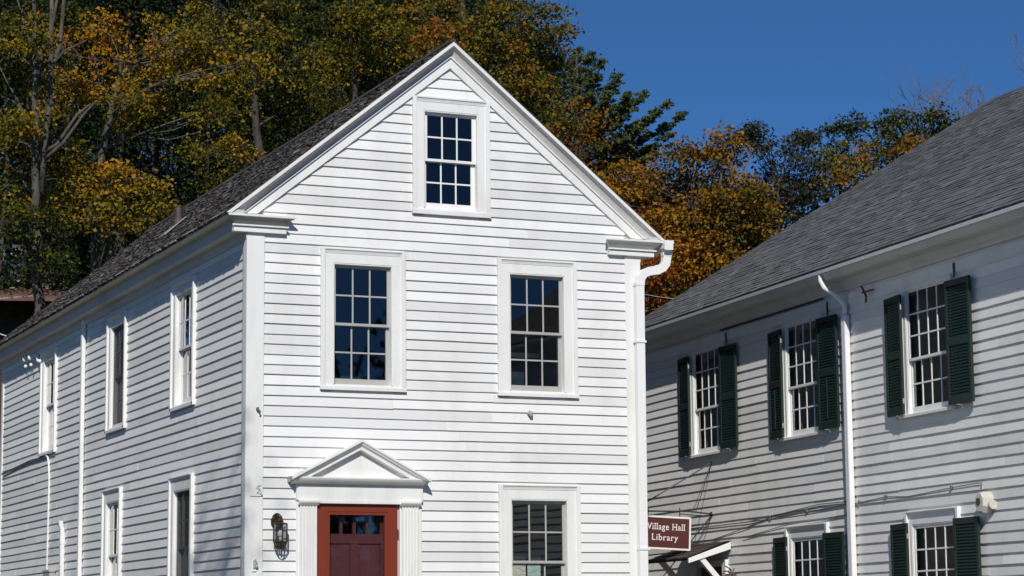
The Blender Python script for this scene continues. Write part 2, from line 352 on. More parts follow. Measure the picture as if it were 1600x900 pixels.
def shingle_field(mb, P, ea, eb, en, la, lb, exp, wmin, wmax, tmin, tmax, R, skip=None, jb=0.0, over=0.03, clip=None):
    """courses of single shingles on a sloping plane; P corner, ea along eave, eb up slope, en normal"""
    nrow = int(lb/exp)+1
    for r in range(nrow):
        b0 = r*exp; b1 = min(b0+exp+over, lb); x = -R.uniform(0, wmax)
        while x < la:
            wd = R.uniform(wmin, wmax); x0, x1 = max(x, 0), min(x+wd-0.003, la); x += wd
            if x1-x0 < 0.01: continue
            if skip and skip((x0+x1)/2, b0): continue
            th = R.uniform(tmin, tmax); j = R.uniform(-jb, jb); t = min(1, max(0, R.gauss(0.5, 0.22)))
            q = []
            lift = 0.002*(r % 2)
            for (aa, bb, nn) in ((x0, b0+j, 0), (x1, b0+j, 0), (x1, b1, 0), (x0, b1, 0), (x0, b0+j, th+lift), (x1, b0+j, th+R.uniform(-0.2, 0.2)*th+lift), (x1, b1, 0.003+lift), (x0, b1, 0.003+lift)):
                q.append(tuple(P+ea*aa+eb*bb+en*nn))
            b = len(mb.v); mb.v += q
            for f in ((4, 5, 6, 7), (0, 1, 5, 4), (1, 2, 6, 5), (3, 0, 4, 7)): mb.f.append(tuple(b+i for i in f)); mb.t.append(t)

# ================================================================== ground
def hill(x, y):
    yy = y-18; h = 0.0
    if yy > 0: h = 9.0*(1-math.exp(-yy/9.0))+0.08*min(yy, 120)
    fade = 1/(1+math.exp((x-(22+0.15*y))/9.0)); return h*(0.35+0.65*fade)
gx = [-400, -250, -150]+list(range(-100, 101, 4))+[150, 250, 400]; gy = [-300, -200, -120]+list(range(-80, 121, 4))+[160, 240, 400, 800]
mb = MB()
V = [(x, y, hill(x, y)+0.12*math.sin(x*0.31)*math.sin(y*0.23)*(1 if y > 20 else 0)) for y in gy for x in gx]; mb.v = V
nx = len(gx); mb.f = [(j*nx+i, j*nx+i+1, (j+1)*nx+i+1, (j+1)*nx+i) for j in range(len(gy)-1) for i in range(nx-1)]
g = mb.build('ground', M_LITTER, smooth=True, fix=False); tag(g, kind='structure')
mb = MB(); mb.poly([(-60, -10.2, 0.004), (60, -10.2, 0.004), (60, 15, 0.004), (-60, 15, 0.004)], [(0, 1, 2, 3)])
class _X:  # lawn uses plain xyz
    pass
def sheet(name, x0, x1, y0, y1, z, mat, kind='structure'):
    m = MB(); m.v = [(x0, y0, z), (x1, y0, z), (x1, y1, z), (x0, y1, z)]; m.f = [(0, 1, 2, 3)]; m.t = [0.5]; o = m.build(name, mat, fix=False); tag(o, kind=kind); return o
sheet('lawn', -60, 60, -7.5, 17.5, 0.005, M_GRASS)
def slab(name, x0, x1, y0, y1, z0, z1, mat):
    m = MB(); m.box(x0, x1, z0, z1, y0, y1); o = m.build(name, mat); tag(o, kind='structure'); return o
slab('pavement', -80, 80, -9.5, -7.5, -0.05, 0.12, M_CONC)
sheet('road', -120, 120, -20.0, -9.5, 0.006, M_ASPHALT)

# ================================================================== the narrow gabled house
house = empty('clapboard_house'); tag(house, 'narrow white clapboard house with front gable, pedimented red door and dark wooden roof', 'house')
W, D = 5.0, 13.8
FR = Frame((0, 0.03, 0), (1, 0, 0), (0, -1, 0))          # front: u = x
SD = Frame((0.03, 0, 0), (0, 1, 0), (-1, 0, 0))          # left side: u = y
RS = Frame((W-0.03, 0, 0), (0, 1, 0), (1, 0, 0))         # right side
BK = Frame((0, D-0.03, 0), (1, 0, 0), (0, 1, 0))
SL = 0.805; RZ = 8.60
roofz = lambda x: RZ-SL*abs(x-2.5)
op_L = (1.04, 1.768, 4.47, 5.875); op_R = (3.25, 3.978, 4.47, 5.875); op_A = (2.165, 2.865, 6.60, 7.77); op_LR = (3.245, 3.985, 1.72, 3.185)
op_door = (0.853, 1.822, 0.80, 3.10)
front_holes = [op_L, op_R, op_A, op_LR, op_door]
F_rake = lambda z0, z1: (max(0.2, 2.5-(RZ-0.12-z1)/SL), min(4.8, 2.5+(RZ-0.12-z1)/SL))
clapboards(FR, 'front_siding', M_SIDING, house, 0.72, 8.35, lambda a, b: (0.205, 4.795) if b < 6.2 else F_rake(a, b), front_holes, zoff=0.005, seed=3, jit=0.003, thick=0.0255)
mb = MB(FR); sheath(FR, mb, 0.0, W, 0.5, 6.38, [h for h in front_holes if h is not op_A])
# gable: left, right, above, below the attic window
def gp(mb, pts): mb.prism([(u, z, -0.13) for u, z in pts], [(u, z, 0) for u, z in pts])
gz = lambda u: roofz(u)-0.12
a0, a1, b0, b1 = op_A
gp(mb, [(0.0, 6.38), (a0, 6.38), (a0, gz(a0)), (0.0, gz(0.0))]); gp(mb, [(a1, 6.38), (W, 6.38), (W, gz(W)), (a1, gz(a1))])
gp(mb, [(a0, 6.38), (a1, 6.38), (a1, b0), (a0, b0)]); gp(mb, [(a0, b1), (a1, b1), (a1, gz(a1)), (2.5, gz(2.5)), (a0, gz(a0))])
mb.build('front_wall', M_INSIDE, house)
side_w = [(2.26, 3.0, 4.47, 5.86), (5.60, 6.33, 4.47, 5.86), (9.82, 10.57, 4.47, 5.86), (2.26, 3.0, 2.0, 3.40), (5.75, 6.45, 2.0, 3.45)]
clapboards(SD, 'side_siding', M_SIDING_OLD, house, 0.72, 6.14, lambda a, b: (0.115, D-0.12), side_w, zoff=0.055, seed=5, jit=0.002)
mb = MB(SD); sheath(SD, mb, 0.13, D, 0.5, 6.5, side_w); mb.build('side_wall', M_INSIDE, house)
clapboards(RS, 'right_siding', M_SIDING_OLD, house, 0.72, 6.14, lambda a, b: (0.115, D-0.12), [], zoff=0.05, seed=6)
mb = MB(RS); mb.box(0.13, D, 0.5, 6.5, -0.13, 0); mb.build('right_wall', M_INSIDE, house)
mb = MB(BK); mb.box(0.1, W-0.1, 0.5, 6.38, -0.13, 0.0); gp(mb, [(0.0, 6.38), (W, 6.38), (W, gz(W)), (2.5, gz(2.5)), (0.0, gz(0.0))]); mb.build('back_wall', M_SIDING_OLD, house)
mb = MB(); 
for z in (0.75, 3.72, 6.24): mb.box(0.17, W-0.17, z-0.06, z, 0.17, D-0.2)
mb.box(0.17, W-0.17, 0.75, 6.2, 7.5, 7.6)
mb.build('interior_floor', M_INSIDE, house)
mb = MB(); mb.box(0.05, W-0.05, -0.3, 0.74, 0.06, D-0.06); mb.build('foundation', M_CONC, house)
mb = MB(FR); mb.box(-0.005, W+0.005, 0.60, 0.735, 0.001, 0.04); mb.build('water_table', M_TRIM, house)
# corner boards
mb = MB(FR); mb.box(0.0, 0.21, 0.7, 6.22, 0.001, 0.03)
o = mb.build('corner_board', M_TRIM, house, bevel=0.003)
mb = MB(FR); mb.box(4.79, 5.0, 0.7, 6.22, 0.001, 0.03); mb.build('corner_board', M_TRIM, house, bevel=0.003)
mb = MB(SD); mb.box(0.001, 0.125, 0.7, 6.2, 0.001, 0.0302); mb.build('corner_board', M_TRIM, house, bevel=0.003)
mb = MB(SD); mb.box(D-0.13, D, 0.7, 6.2, 0.001, 0.032); mb.build('corner_board', M_TRIM, house, bevel=0.003)
mb = MB(RS); mb.box(0.001, 0.125, 0.7, 6.2, 0.001, 0.0302); mb.build('corner_board', M_TRIM, house, bevel=0.003)
# ---- eaves
prof = [(0.0, 6.40), (0.16, 6.40), (0.165, 6.335), (0.165, 6.20), (0.155, 6.19), (0.05, 6.185), (0.042, 6.135), (0.03, 6.09), (0.0, 6.09)]
crown = [(0.10, 6.402), (0.30, 6.397), (0.30, 6.37), (0.288, 6.365), (0.262, 6.352), (0.225, 6.345), (0.19, 6.342), (0.172, 6.335), (0.166, 6.33), (0.10, 6.33)]
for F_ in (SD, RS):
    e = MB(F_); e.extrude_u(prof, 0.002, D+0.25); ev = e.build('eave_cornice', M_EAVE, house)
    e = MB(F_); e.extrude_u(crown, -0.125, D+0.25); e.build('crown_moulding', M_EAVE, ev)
# ---- cornice returns on the front
def ret(xo, xi, s):
    r = MB(FR)
    pr = [(0, 6.135), (0.075, 6.135), (0.075, 6.198), (0.062, 6.202), (0.062, 6.212), (0.10, 6.216), (0.10, 6.238), (0.062, 6.243), (0.07, 6.275), (0.10, 6.315), (0.15, 6.340), (0.17, 6.346), (0.17, 6.374), (0, 6.42)]
    ends0 = []; ends1 = []
    for n, z in pr:
        z = 6.168+(z-6.135)*0.782
        k = max(0, n-0.075); 
        if n in (0.0, 0.075, 0.062) : k = max(0, n-0.075)
        ends0.append((xo-s*k*0.95, z, n)); ends1.append((xi+s*k*0.95, z, n))
    r.prism(ends0, ends1); return r.build('cornice_return', M_TRIM, house, bevel=0.0015)
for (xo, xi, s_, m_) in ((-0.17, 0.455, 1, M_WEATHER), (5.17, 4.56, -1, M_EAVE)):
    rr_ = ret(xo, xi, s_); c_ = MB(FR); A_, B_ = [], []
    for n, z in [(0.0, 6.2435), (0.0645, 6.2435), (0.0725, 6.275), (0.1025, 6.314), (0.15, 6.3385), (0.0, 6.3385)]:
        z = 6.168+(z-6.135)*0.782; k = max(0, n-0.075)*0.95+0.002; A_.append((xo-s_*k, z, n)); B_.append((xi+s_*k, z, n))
    c_.prism(A_, B_); c_.build('weathered_shade_moulding', m_, rr_)  # left strip weathered grey; right strip has shade put into its paint
# ---- rake cornice: profile in (d below the roof line, n)
rp = [(0.0, 0.0), (0.0, 0.17), (0.036, 0.17), (0.037, 0.15), (0.045, 0.118), (0.062, 0.092), (0.085, 0.074), (0.108, 0.062), (0.118, 0.058), (0.118, 0.070), (0.131, 0.070), (0.133, 0.046), (0.228, 0.046), (0.228, 0.0)]
def rake(F, s, zb, name='rake_cornice'):
    q = MB(F); cs_ = 1/math.hypot(1, SL); apex = []; low = []
    for d, n in rp:
        dv = d/cs_; apex.append((2.5, RZ-dv, n)); 
        ztip = zb if d < 0.05 else (zb+0.03+0.0*d); x = (RZ-dv-ztip)/SL
        x = min(x, 2.83); low.append((2.5+s*x, RZ-dv-SL*x, n))
    q.prism(apex, low); o = q.build(name, M_TRIM, house)
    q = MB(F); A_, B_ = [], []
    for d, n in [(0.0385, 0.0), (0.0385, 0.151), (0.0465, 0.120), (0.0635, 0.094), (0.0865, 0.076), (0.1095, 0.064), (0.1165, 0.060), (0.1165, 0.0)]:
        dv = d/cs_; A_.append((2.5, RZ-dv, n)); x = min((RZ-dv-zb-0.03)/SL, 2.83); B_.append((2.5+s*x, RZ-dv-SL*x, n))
    q.prism(A_, B_); q.build('rake_shade_moulding', M_EAVE, o); return o  # thin overlay on the rake hollow, its shade put into the paint
rake(FR, -1, 6.36); rake(FR, 1, 6.36); rake(BK, -1, 6.36); rake(BK, 1, 6.36)
# ---- roof: deck + individually split wood shingles
R = random.Random(11)
nl = Vector((-SL, 0, 1)).normalized(); ebl = Vector((1, 0, SL)).normalized()
XE = -0.285; y0r, y1r = -0.135, D+0.3
slope_len = (2.5-XE)*math.hypot(1, SL)
deck = MB(); 
for s in (-1, 1):
    xs = [2.5, 2.5+s*(2.5-XE-0.01)]
    P4 = [(xs[0], y0r+0.01, RZ+0.001), (xs[1], y0r+0.01, roofz(xs[1])+0.001), (xs[1], y1r, roofz(xs[1])+0.001), (xs[0], y1r, RZ+0.001)]
    b = len(deck.v); deck.v += P4+[(x, y, z-0.03) for x, y, z in P4]; deck.f += [(b, b+1, b+2, b+3), (b+7, b+6, b+5, b+4), (b, b+4, b+5, b+1), (b+1, b+5, b+6, b+2), (b+2, b+6, b+7, b+3)]; deck.t += [0.4]*5
roof = deck.build('roof', M_WOODSH, house, tint=True)
mb = MB(); P = Vector((XE, y0r, roofz(XE)+0.004)); shingle_field(mb, P, Vector((0, 1, 0)), ebl, nl, y1r-y0r, slope_len, 0.115, 0.05, 0.15, 0.008, 0.021, R, jb=0.012)
# a second sparse layer of curled, split shingles and debris
for _ in range(420):
    x = R.uniform(0, y1r-y0r-0.1); b = R.uniform(0, slope_len-0.1); th = R.uniform(0.018, 0.034); wd = R.uniform(0.015, 0.05); t = min(1, R.uniform(0.5, 1.05))
    q = [P+Vector((0, 1, 0))*aa+ebl*bb+nl*nn for aa, bb, nn in ((x, b, th-0.006), (x+wd, b+R.uniform(-.01, .01), th), (x+wd, b+0.12, 0.012), (x, b+0.12, 0.012), (x, b, th-0.016), (x+wd, b, th-0.012))]
    k = len(mb.v); mb.v += [tuple(v) for v in q]; mb.f += [(k, k+1, k+2, k+3), (k+4, k+5, k+1, k)]; mb.t += [t, t*0.7]
mb.build('roof_shingles', M_WOODSH, roof, fix=False, tint=True)
nr = Vector((SL, 0, 1)).normalized(); ebr = Vector((-1, 0, SL)).normalized(); mb = MB()
shingle_field(mb, Vector((5-XE, y1r, roofz(5-XE)+0.004)), Vector((0, -1, 0)), ebr, nr, y1r-y0r, slope_len, 0.125, 0.10, 0.22, 0.010, 0.022, R, jb=0.01)
mb.build('roof_shingles', M_WOODSH, roof, fix=False, tint=True)
mb = MB(); mb.tube([(2.5, RZ+0.012, y0r), (2.5, RZ+0.012, y1r)], 0.035, 6, 0.45); mb.build('ridge_cap', M_WOODSH, roof, tint=True)
# vent pipe with flashing
vb = Vector((0.93, 6.30, roofz(0.93)))
mb = MB(Frame(vb, (1, 0, 0), (0, 1, 0))); mb.tube([(0, -0.05, 0), (0, 0.10, 0)], 0.075, 12); mb.tube([(0, 0.09, 0), (0, 0.28, 0)], 0.056, 14); mb.tube([(0, 0.272, 0), (0, 0.29, 0)], 0.061, 14)
vp = mb.build('vent_pipe', M_RUST, roof, smooth=False)
fl = MB(); c = vb+nl*0.055
q = [c-Vector((0, 1, 0))*0.22-ebl*0.30-nl*0.02, c+Vector((0, 1, 0))*0.15-ebl*0.30-nl*0.02, c+Vector((0, 1, 0))*0.13+ebl*0.13, c-Vector((0, 1, 0))*0.15+ebl*0.13]
fl.v = [tuple(v) for v in q]+[tuple(v-nl*0.01) for v in q]; fl.f = [(0, 1, 2, 3), (4, 5, 1, 0), (5, 6, 2, 1), (7, 4, 0, 3)]; fl.t = [0.5]*4; fl.build('pipe_flashing', M_FLASH, vp)

# ---- front windows
make_window(FR, house, op_L, cs=0.152, ct=0.167, cb=0.07, label='upper window left of the gable centre')
make_window(FR, house, op_R, cs=0.152, ct=0.167, cb=0.07, label='upper window right of the gable centre')
make_window(FR, house, op_A, cs=0.14, ct=0.16, cb=0.083, sash_mat=M_TRIM, label='attic window high in the gable', stile=0.05, rec=0.02)
make_window(FR, house, op_LR, cs=0.152, ct=0.167, cb=0.07, label='ground floor window right of the door')
# things standing on the window sills indoors
def sill_thing(name, label, cat, c, build, mat):
    m = MB(); build(m, c); o = m.build(name, mat); tag(o, label, cat); return o
def indoor(name, label, cat, mat, fn):
    m = MB(FR); fn(m); o = m.build(name, mat); tag(o, label, cat)
indoor('cardboard_box', 'small box indoors on the sill behind the left upper front window', 'box', M_CURTAIN, lambda m: m.box(1.20, 1.46, 4.42, 4.59, -0.34, -0.2))
indoor('bottle', 'pale bottle indoors on the sill behind the left upper front window', 'bottle', M_CREAM, lambda m: (m.tube([(1.56, 4.45, -0.25), (1.56, 4.62, -0.25), (1.56, 4.66, -0.25), (1.56, 4.72, -0.25)], [0.035, 0.035, 0.016, 0.014], 10)))
indoor('storage_box', 'beige box indoors behind the lower left panes of the right upper front window', 'box', M_CURTAIN, lambda m: (m.box(3.40, 3.60, 4.3, 4.74, -0.55, -0.35)))
indoor('shelf_board', 'pale shelf indoors behind the right upper front window', 'shelf', M_CURTAIN, lambda m: (m.box(3.30, 3.85, 4.93, 4.985, -0.7, -0.45)))
indoor('paper_notice', 'cream paper notice taped inside the ground floor front window at its left', 'notice', M_NOTICE, lambda m: m.box(3.285, 3.47, 2.22, 2.52, -0.066, -0.064))
indoor('paper_notice', 'pale green paper notice taped inside the ground floor front window beside the cream one', 'notice', M_NOTICE_G, lambda m: m.box(3.49, 3.66, 2.24, 2.53, -0.066, -0.064))
mb = MB(SD)
# ---- side windows
make_window(SD, house, side_w[0], cs=0.15, ct=0.13, cb=0.07, sash_mat=M_TRIM, curt=[(1.05, 1.35, -0.05, 1.0)], curt_mat=M_CURTAIN_G, lip=0.06, rec=0.01, jamb=-0.06)
make_window(SD, house, side_w[1], cs=0.15, ct=0.13, cb=0.07, screen_=True, lip=0.06)
make_window(SD, house, side_w[2], cs=0.15, ct=0.13, cb=0.07, sash_mat=M_TRIM, curt=[(1.05, 1.35, -0.05, 1.0)], curt_mat=M_CURTAIN_G, lip=0.06, rec=0.01, jamb=-0.06)
make_window(SD, house, side_w[3], cs=0.15, ct=0.17, cb=0.07, screen_=True, lip=0.06)
make_window(SD, house, side_w[4], cs=0.15, ct=0.17, cb=0.07, sash_mat=M_TRIM, curt=[(0.1, 1.9, 0.45, 1.0)], curt_mat=M_CURTAIN_F, lip=0.06, rec=0.01, jamb=-0.06)

# ---- door surround
sur = MB(FR)
sur.box(0.595, 2.125, 3.135, 3.315, 0.001, 0.065)                      # frieze board
sur.box(0.60, 0.845, 0.74, 3.135, 0.001, 0.035); sur.box(1.85, 2.12, 0.74, 3.135, 0.001, 0.035)
sur.box(0.835, 1.86, 3.10, 3.135, 0.001, 0.075)                         # white strip above the door
surround = sur.build('door_surround', M_TRIM, house, bevel=0.003)
for (a, b) in ((0.64, 0.838), (1.868, 2.07)):
    p = MB(FR); nf = 5; p.box(a, b, 0.95, 3.085, 0.036, 0.052)
    wv = (b-a)/(2*nf+1)
    for i in range(nf+1): p.box(a+2*i*wv, a+(2*i+1)*wv, 0.96, 3.08, 0.053, 0.066)
    p.box(a-0.005, b+0.005, 0.74, 0.95, 0.036, 0.072)
    p.build('pilaster', M_TRIM, surround, bevel=0.002)
    p = MB(FR); p.extrude_u([(0.036, 3.08), (0.075, 3.08), (0.082, 3.088), (0.095, 3.10), (0.105, 3.115), (0.105, 3.134), (0.036, 3.134)], a-0.022, b+0.022)
    p.build('pilaster_capital', M_TRIM, surround, bevel=0.0015)
pc = 1.335; ph = 0.82
ped = MB(FR)
ped.prism([(pc-ph+0.1, 3.395, 0.02), (pc+ph-0.1, 3.395, 0.02), (pc, 3.78, 0.02)], [(pc-ph+0.1, 3.395, 0.07), (pc+ph-0.1, 3.395, 0.07), (pc, 3.78, 0.07)])
ped.extrude_u([(0.0, 3.316), (0.075, 3.316), (0.085, 3.328), (0.12, 3.342), (0.15, 3.350), (0.16, 3.362), (0.17, 3.378), (0.17, 3.394), (0.0, 3.40)], pc-ph+0.02, pc+ph-0.02)
pp = [(0.0, 0.0), (0.0, 0.205), (0.022, 0.205), (0.028, 0.192), (0.05, 0.175), (0.058, 0.155), (0.066, 0.152), (0.072, 0.15), (0.098, 0.15), (0.102, 0.072), (0.112, 0.07), (0.112, 0.0)]
ps = 0.525; AZ = 3.822
for s in (-1, 1):
    A_, B_ = [], []
    for d, n in pp:
        dv = d*math.hypot(1, ps); A_.append((pc, AZ-dv, n)); x = min(ph+0.02, (AZ-dv-3.396)/ps) if d > 0.03 else ph+0.02
        B_.append((pc+s*x, AZ-dv-ps*x, n))
    ped.prism(A_, B_)
ped.build('door_pediment', M_TRIM, surround, bevel=0.0015)
for s in (-1, 1):
    x = pc+s*(ph-0.015); blk = MB(FR); blk.extrude_u([(0.0, 3.335), (0.10, 3.335), (0.15, 3.36), (0.185, 3.372), (0.195, 3.395), (0.0, 3.40)], x-0.03, x+0.03); blk.build('pediment_end', M_TRIM_GREY, surround)
# door frame + door
dr = MB(FR); ax0, ax1 = 0.853, 1.822; sx0, sx1 = 1.003, 1.668; zt = 2.975
dr.box(ax0, sx0, 0.80, 3.099, -0.02, 0.028); dr.box(sx1, ax1, 0.80, 3.099, -0.02, 0.028); dr.box(sx0, sx1, zt, 3.099, -0.02, 0.0275); dr.box(sx0, sx1, 0.80, 1.02, -0.02, 0.0275)
dr.box(sx0-0.035, sx1+0.035, zt+0.035, zt+0.043, 0.028, 0.034); dr.box(sx0-0.045, sx0-0.037, 0.9, zt+0.035, 0.028, 0.033); dr.box(sx1+0.037, sx1+0.045, 0.9, zt+0.035, 0.028, 0.033)
door = dr.build('door', M_RED, house, bevel=0.002)
for z in (2.72, 1.9):
    h = MB(FR); h.box(ax1-0.004, ax1+0.012, z, z+0.10, 0.0, 0.036); h.build('hinge', M_RED, door)
q = MB(FR); q.poly([(sx0, 1.02, 0.0), (sx1, 1.02, 0.0), (sx1, zt, 0.0), (sx0, zt, 0.0)], [(0, 1, 2, 3)]); q.build('pane', M_STORM, door, fix=False)
iz = -0.075
d2 = MB(FR)
d2.box(ax0+0.03, sx0+0.015, 0.8, 3.09, iz-0.04, iz); d2.box(sx1-0.015, ax1-0.03, 0.8, 3.09, iz-0.04, iz)
d2.box(sx0+0.015, sx1-0.015, 2.995, 3.09, iz-0.04, iz-0.0005); d2.box(sx0+0.015, sx1-0.015, 2.655, 2.765, iz-0.04, iz-0.0005)
for i in range(3):
    x = sx0+0.015+(sx1-sx0-0.03)*(i+1)/4; d2.box(x-0.018, x+0.018, 2.765, 2.995, iz-0.038, iz-0.002)
xm = (sx0+sx1)/2; d2.box(xm-0.05, xm+0.05, 1.75, 2.655, iz-0.04, iz-0.0005)
d2.box(sx0+0.015, sx1-0.015, 0.8, 2.655, iz-0.04, iz-0.018)
d2.box(sx0+0.015, sx1-0.015, 1.65, 1.75, iz-0.017, iz-0.0005)
for a, b in ((sx0+0.035, xm-0.07), (xm+0.07, sx1-0.035)): d2.box(a, b, 1.80, 2.60, iz-0.0175, iz-0.008)
d2.build('door_leaf', M_MAROON, door, bevel=0.002)
q = MB(FR); q.box(sx0, sx1, 2.75, 3.0, iz-0.03, iz-0.028); q.build('door_light', M_GLASS, door)
# steps
for k in range(4): 
    m = MB(); m.box(0.5-0.1*k*0, 2.2, 0, 0.78-0.19*k-0.001*k, -0.55-0.32*k-0.3*(k == 0)*0, 0.0-0.001*k); m.build('front_step', M_CONC, house)

# ---- gutter and downspout on the right corner
gt = MB(RS); gt.extrude_u([(0.28, 6.37), (0.28, 6.27), (0.30, 6.245), (0.37, 6.245), (0.385, 6.30), (0.41, 6.33), (0.41, 6.37), (0.40, 6.37), (0.375, 6.31), (0.36, 6.255), (0.29, 6.255), (0.29, 6.37)], -0.17, D+0.2)
gt.box(-0.172, -0.166, 6.25, 6.365, 0.28, 0.40)
gut = gt.build('gutter', M_PVC, house)
sp = MB(FR)
path = [(5.33, 6.26, 0.09), (5.33, 6.17, 0.09), (5.315, 6.09, 0.09), (5.27, 6.035, 0.09), (5.20, 6.005, 0.09), (5.08, 5.98, 0.085), (5.02, 5.955, 0.08), (4.975, 5.90, 0.08), (4.957, 5.82, 0.08), (4.955, 5.70, 0.08), (4.935, 0.4, 0.08)]
sp.rtube(path, 0.036, 0.054, side=(0, 0, 1)); 
for i, (a, b) in enumerate(((-0.045, 0), (-0.015, 0), (0.015, 0), (0.045, 0))):
    sp.box(4.948+a*0.85-0.005, 4.948+a*0.85+0.005, 2.0, 5.72, 0.112, 0.119)
sp.rtube([(4.955, 5.84, 0.08), (4.955, 5.80, 0.08)], 0.041, 0.060); sp.rtube([(5.33, 6.25, 0.09), (5.33, 6.18, 0.09)], 0.040, 0.059); sp.rtube([(5.22, 6.012, 0.09), (5.17, 5.998, 0.088)], 0.041, 0.059)
sp.build('downspout', M_PVC, gut, bevel=0.008)
for z in (2.60, 5.10):
    sp = MB(FR); sp.box(4.885, 5.018, z, z+0.028, 0.02, 0.128); sp.build('spout_strap', M_PVC, gut)
# ---- pipes on the left side
p = MB(SD); p.rtube([(7.86, 6.16, 0.055), (7.86, 0.3, 0.055)], 0.03, 0.045, side=(0, 0, 1)); p.build('downspout', M_PVC, house, bevel=0.012, )
p = MB(SD); p.rtube([(8.98, 3.33, 0.085), (8.98, 3.27, 0.078), (8.98, 3.20, 0.06), (8.98, 3.15, 0.055), (8.98, 0.3, 0.055)], 0.033, 0.045, side=(0, 0, 1)); p.rtube([(8.98, 3.10, 0.055), (8.98, 2.98, 0.055)], 0.037, 0.05); p.build('vent_duct', M_PVC, house, bevel=0.012)

# ================================================================== things fixed to the house
def small(name, label, cat, mat, F, fn, group=None, bevel=0.0, smooth=False):
    m = MB(F); fn(m); o = m.build(name, mat, bevel=bevel, smooth=smooth); tag(o, label, cat, group); return o
# lantern
lan = empty('wall_lantern', tuple(FR(0.38, 2.55, 0))); tag(lan, 'brass carriage lantern on the white siding left of the red door', 'lantern')
LF = Frame((0, 0, 0), (1, 0, 0), (0, -1, 0))
m = MB(LF); ring = [(0.075*math.cos(t)*1.0, 0.335+0.105*math.sin(t)) for t in [2*math.pi*i/16 for i in range(16)]]
m.prism([(u, z, 0.018) for u, z in ring], [(u*0.9, 0.335+(z-0.335)*0.93, 0.035) for u, z in ring]); m.build('back_plate', M_BRASS, lan)
m = MB(LF); m.tube([(0, 0.34, 0.03), (0.0, 0.40, 0.08), (0.0, 0.40, 0.13), (0.0, 0.36, 0.14)], 0.011, 8); m.ball((0, 0.345, 0.14), 0.03, sc=(1.2, 0.8, 1.2)); m.ball((0, 0.385, 0.14), 0.018)
m.prism([(0.02*math.cos(t), 0.345, 0.14+0.02*math.sin(t)) for t in [math.pi/3*i for i in range(6)]], [(0.062*math.cos(t), 0.30, 0.14+0.062*math.sin(t)) for t in [math.pi/3*i for i in range(6)]]); m.build('lantern_cap', M_BRASS, lan)
m = MB(LF)
hx = [(0.075*math.cos(math.pi/3*i+0.5), 0.14+0.075*math.sin(math.pi/3*i+0.5)) for i in range(6)]
for i in range(6):
    u, n = hx[i]; u2, n2 = hx[(i+1) % 6]
    m.tube([(u, 0.31, n), (u, 0.11, n)], 0.0085, 4)
    for z in (0.31, 0.11): m.tube([(u, z, n), (u2, z, n2)], 0.0085, 4)
    m.tube([(u, 0.11, n), (u*0.55, 0.035, 0.14+(n-0.14)*0.55)], 0.008, 4); m.tube([(u*0.55, 0.035, 0.14+(n-0.14)*0.55), (u2*0.55, 0.035, 0.14+(n2-0.14)*0.55)], 0.008, 4)
    m.tube([(u, 0.31, n), (0, 0.325, 0.14)], 0.0085, 4)
m.tube([(0, 0.035, 0.14), (0, 0.12, 0.14)], 0.011, 6); m.tube([(0.075, 0.23, 0.03), (0.082, 0.05, 0.05), (0.045, 0.012, 0.10)], 0.008, 4)
m.build('lantern_cage', M_BRASS, lan)
m = MB(LF); m.ball((0, 0.2, 0.14), 0.032, sc=(1, 1.3, 1)); m.tube([(0, 0.12, 0.14), (0, 0.17, 0.14)], 0.014, 8); m.build('bulb', M_TRIM_GREY, lan, smooth=True)
m = MB(LF)
for i in range(6):
    u, n = hx[i]; u2, n2 = hx[(i+1) % 6]; m.poly([(u*.97, 0.11, 0.14+(n-.14)*.97), (u2*.97, 0.11, 0.14+(n2-.14)*.97), (u2*.97, 0.31, 0.14+(n2-.14)*.97), (u*.97, 0.31, 0.14+(n-.14)*.97)], [(0, 1, 2, 3)])
m.build('lantern_glass', M_STORM, lan, fix=False)
def f_(m):
    m.tube([(3.50, 4.205, 0.01), (3.50, 4.205, 0.03)], 0.033, 12); m.ball((3.50, 4.20, 0.055), 0.032, sc=(1, 0.9, 1)); m.tube([(3.50, 4.20, 0.05), (3.505, 4.165, 0.075)], 0.02, 10)
small('outdoor_sensor', 'small white round light sensor on the siding under the right upper window', 'sensor', M_TRIM_GREY, FR, f_, smooth=True)
def f_(m):
    m.box(0.120, 0.142, 4.14, 4.168, 0.03, 0.075); m.tube([(0.13, 4.155, 0.07), (0.155, 4.12, 0.085), (0.152, 4.10, 0.07)], 0.009, 8); m.tube([(0.125, 4.165, 0.05), (0.15, 4.172, 0.06)], 0.005, 6)
small('wall_hook', 'small grey cleat hook high on the left corner board', 'hook', M_CABLE, FR, f_)
def f_(m):
    m.box(0.10, 0.118, 2.37, 2.46, 0.031, 0.045); m.tube([(0.118, 2.47, 0.05), (0.13, 2.44, 0.065), (0.115, 2.41, 0.06), (0.13, 2.385, 0.06)], 0.009, 8); m.ball((0.132, 2.39, 0.055), 0.02); m.box(0.085, 0.135, 2.33, 2.336, 0.03, 0.04)
small('flag_bracket', 'small metal flag bracket low on the left corner board', 'bracket', M_FLASH, FR, f_)
def f_(m):
    m.tube([(0.205, 3.17, 0.037), (0.175, 3.20, 0.037), (0.135, 3.205, 0.037), (0.17, 3.25, 0.045), (0.12, 3.26, 0.037), (0.15, 3.285, 0.037), (0.185, 3.295, 0.04)], 0.0022, 5); m.tube([(0.205, 3.168, 0.036), (0.185, 3.22, 0.037), (0.15, 3.27, 0.036)], 0.0022, 5); m.tube([(0.06, 3.172, 0.034), (0.20, 3.17, 0.034)], 0.0024, 5)
small('loose_wire', 'thin dark wire twisted in a loop on the left corner board', 'wire', M_IRON, FR, f_)
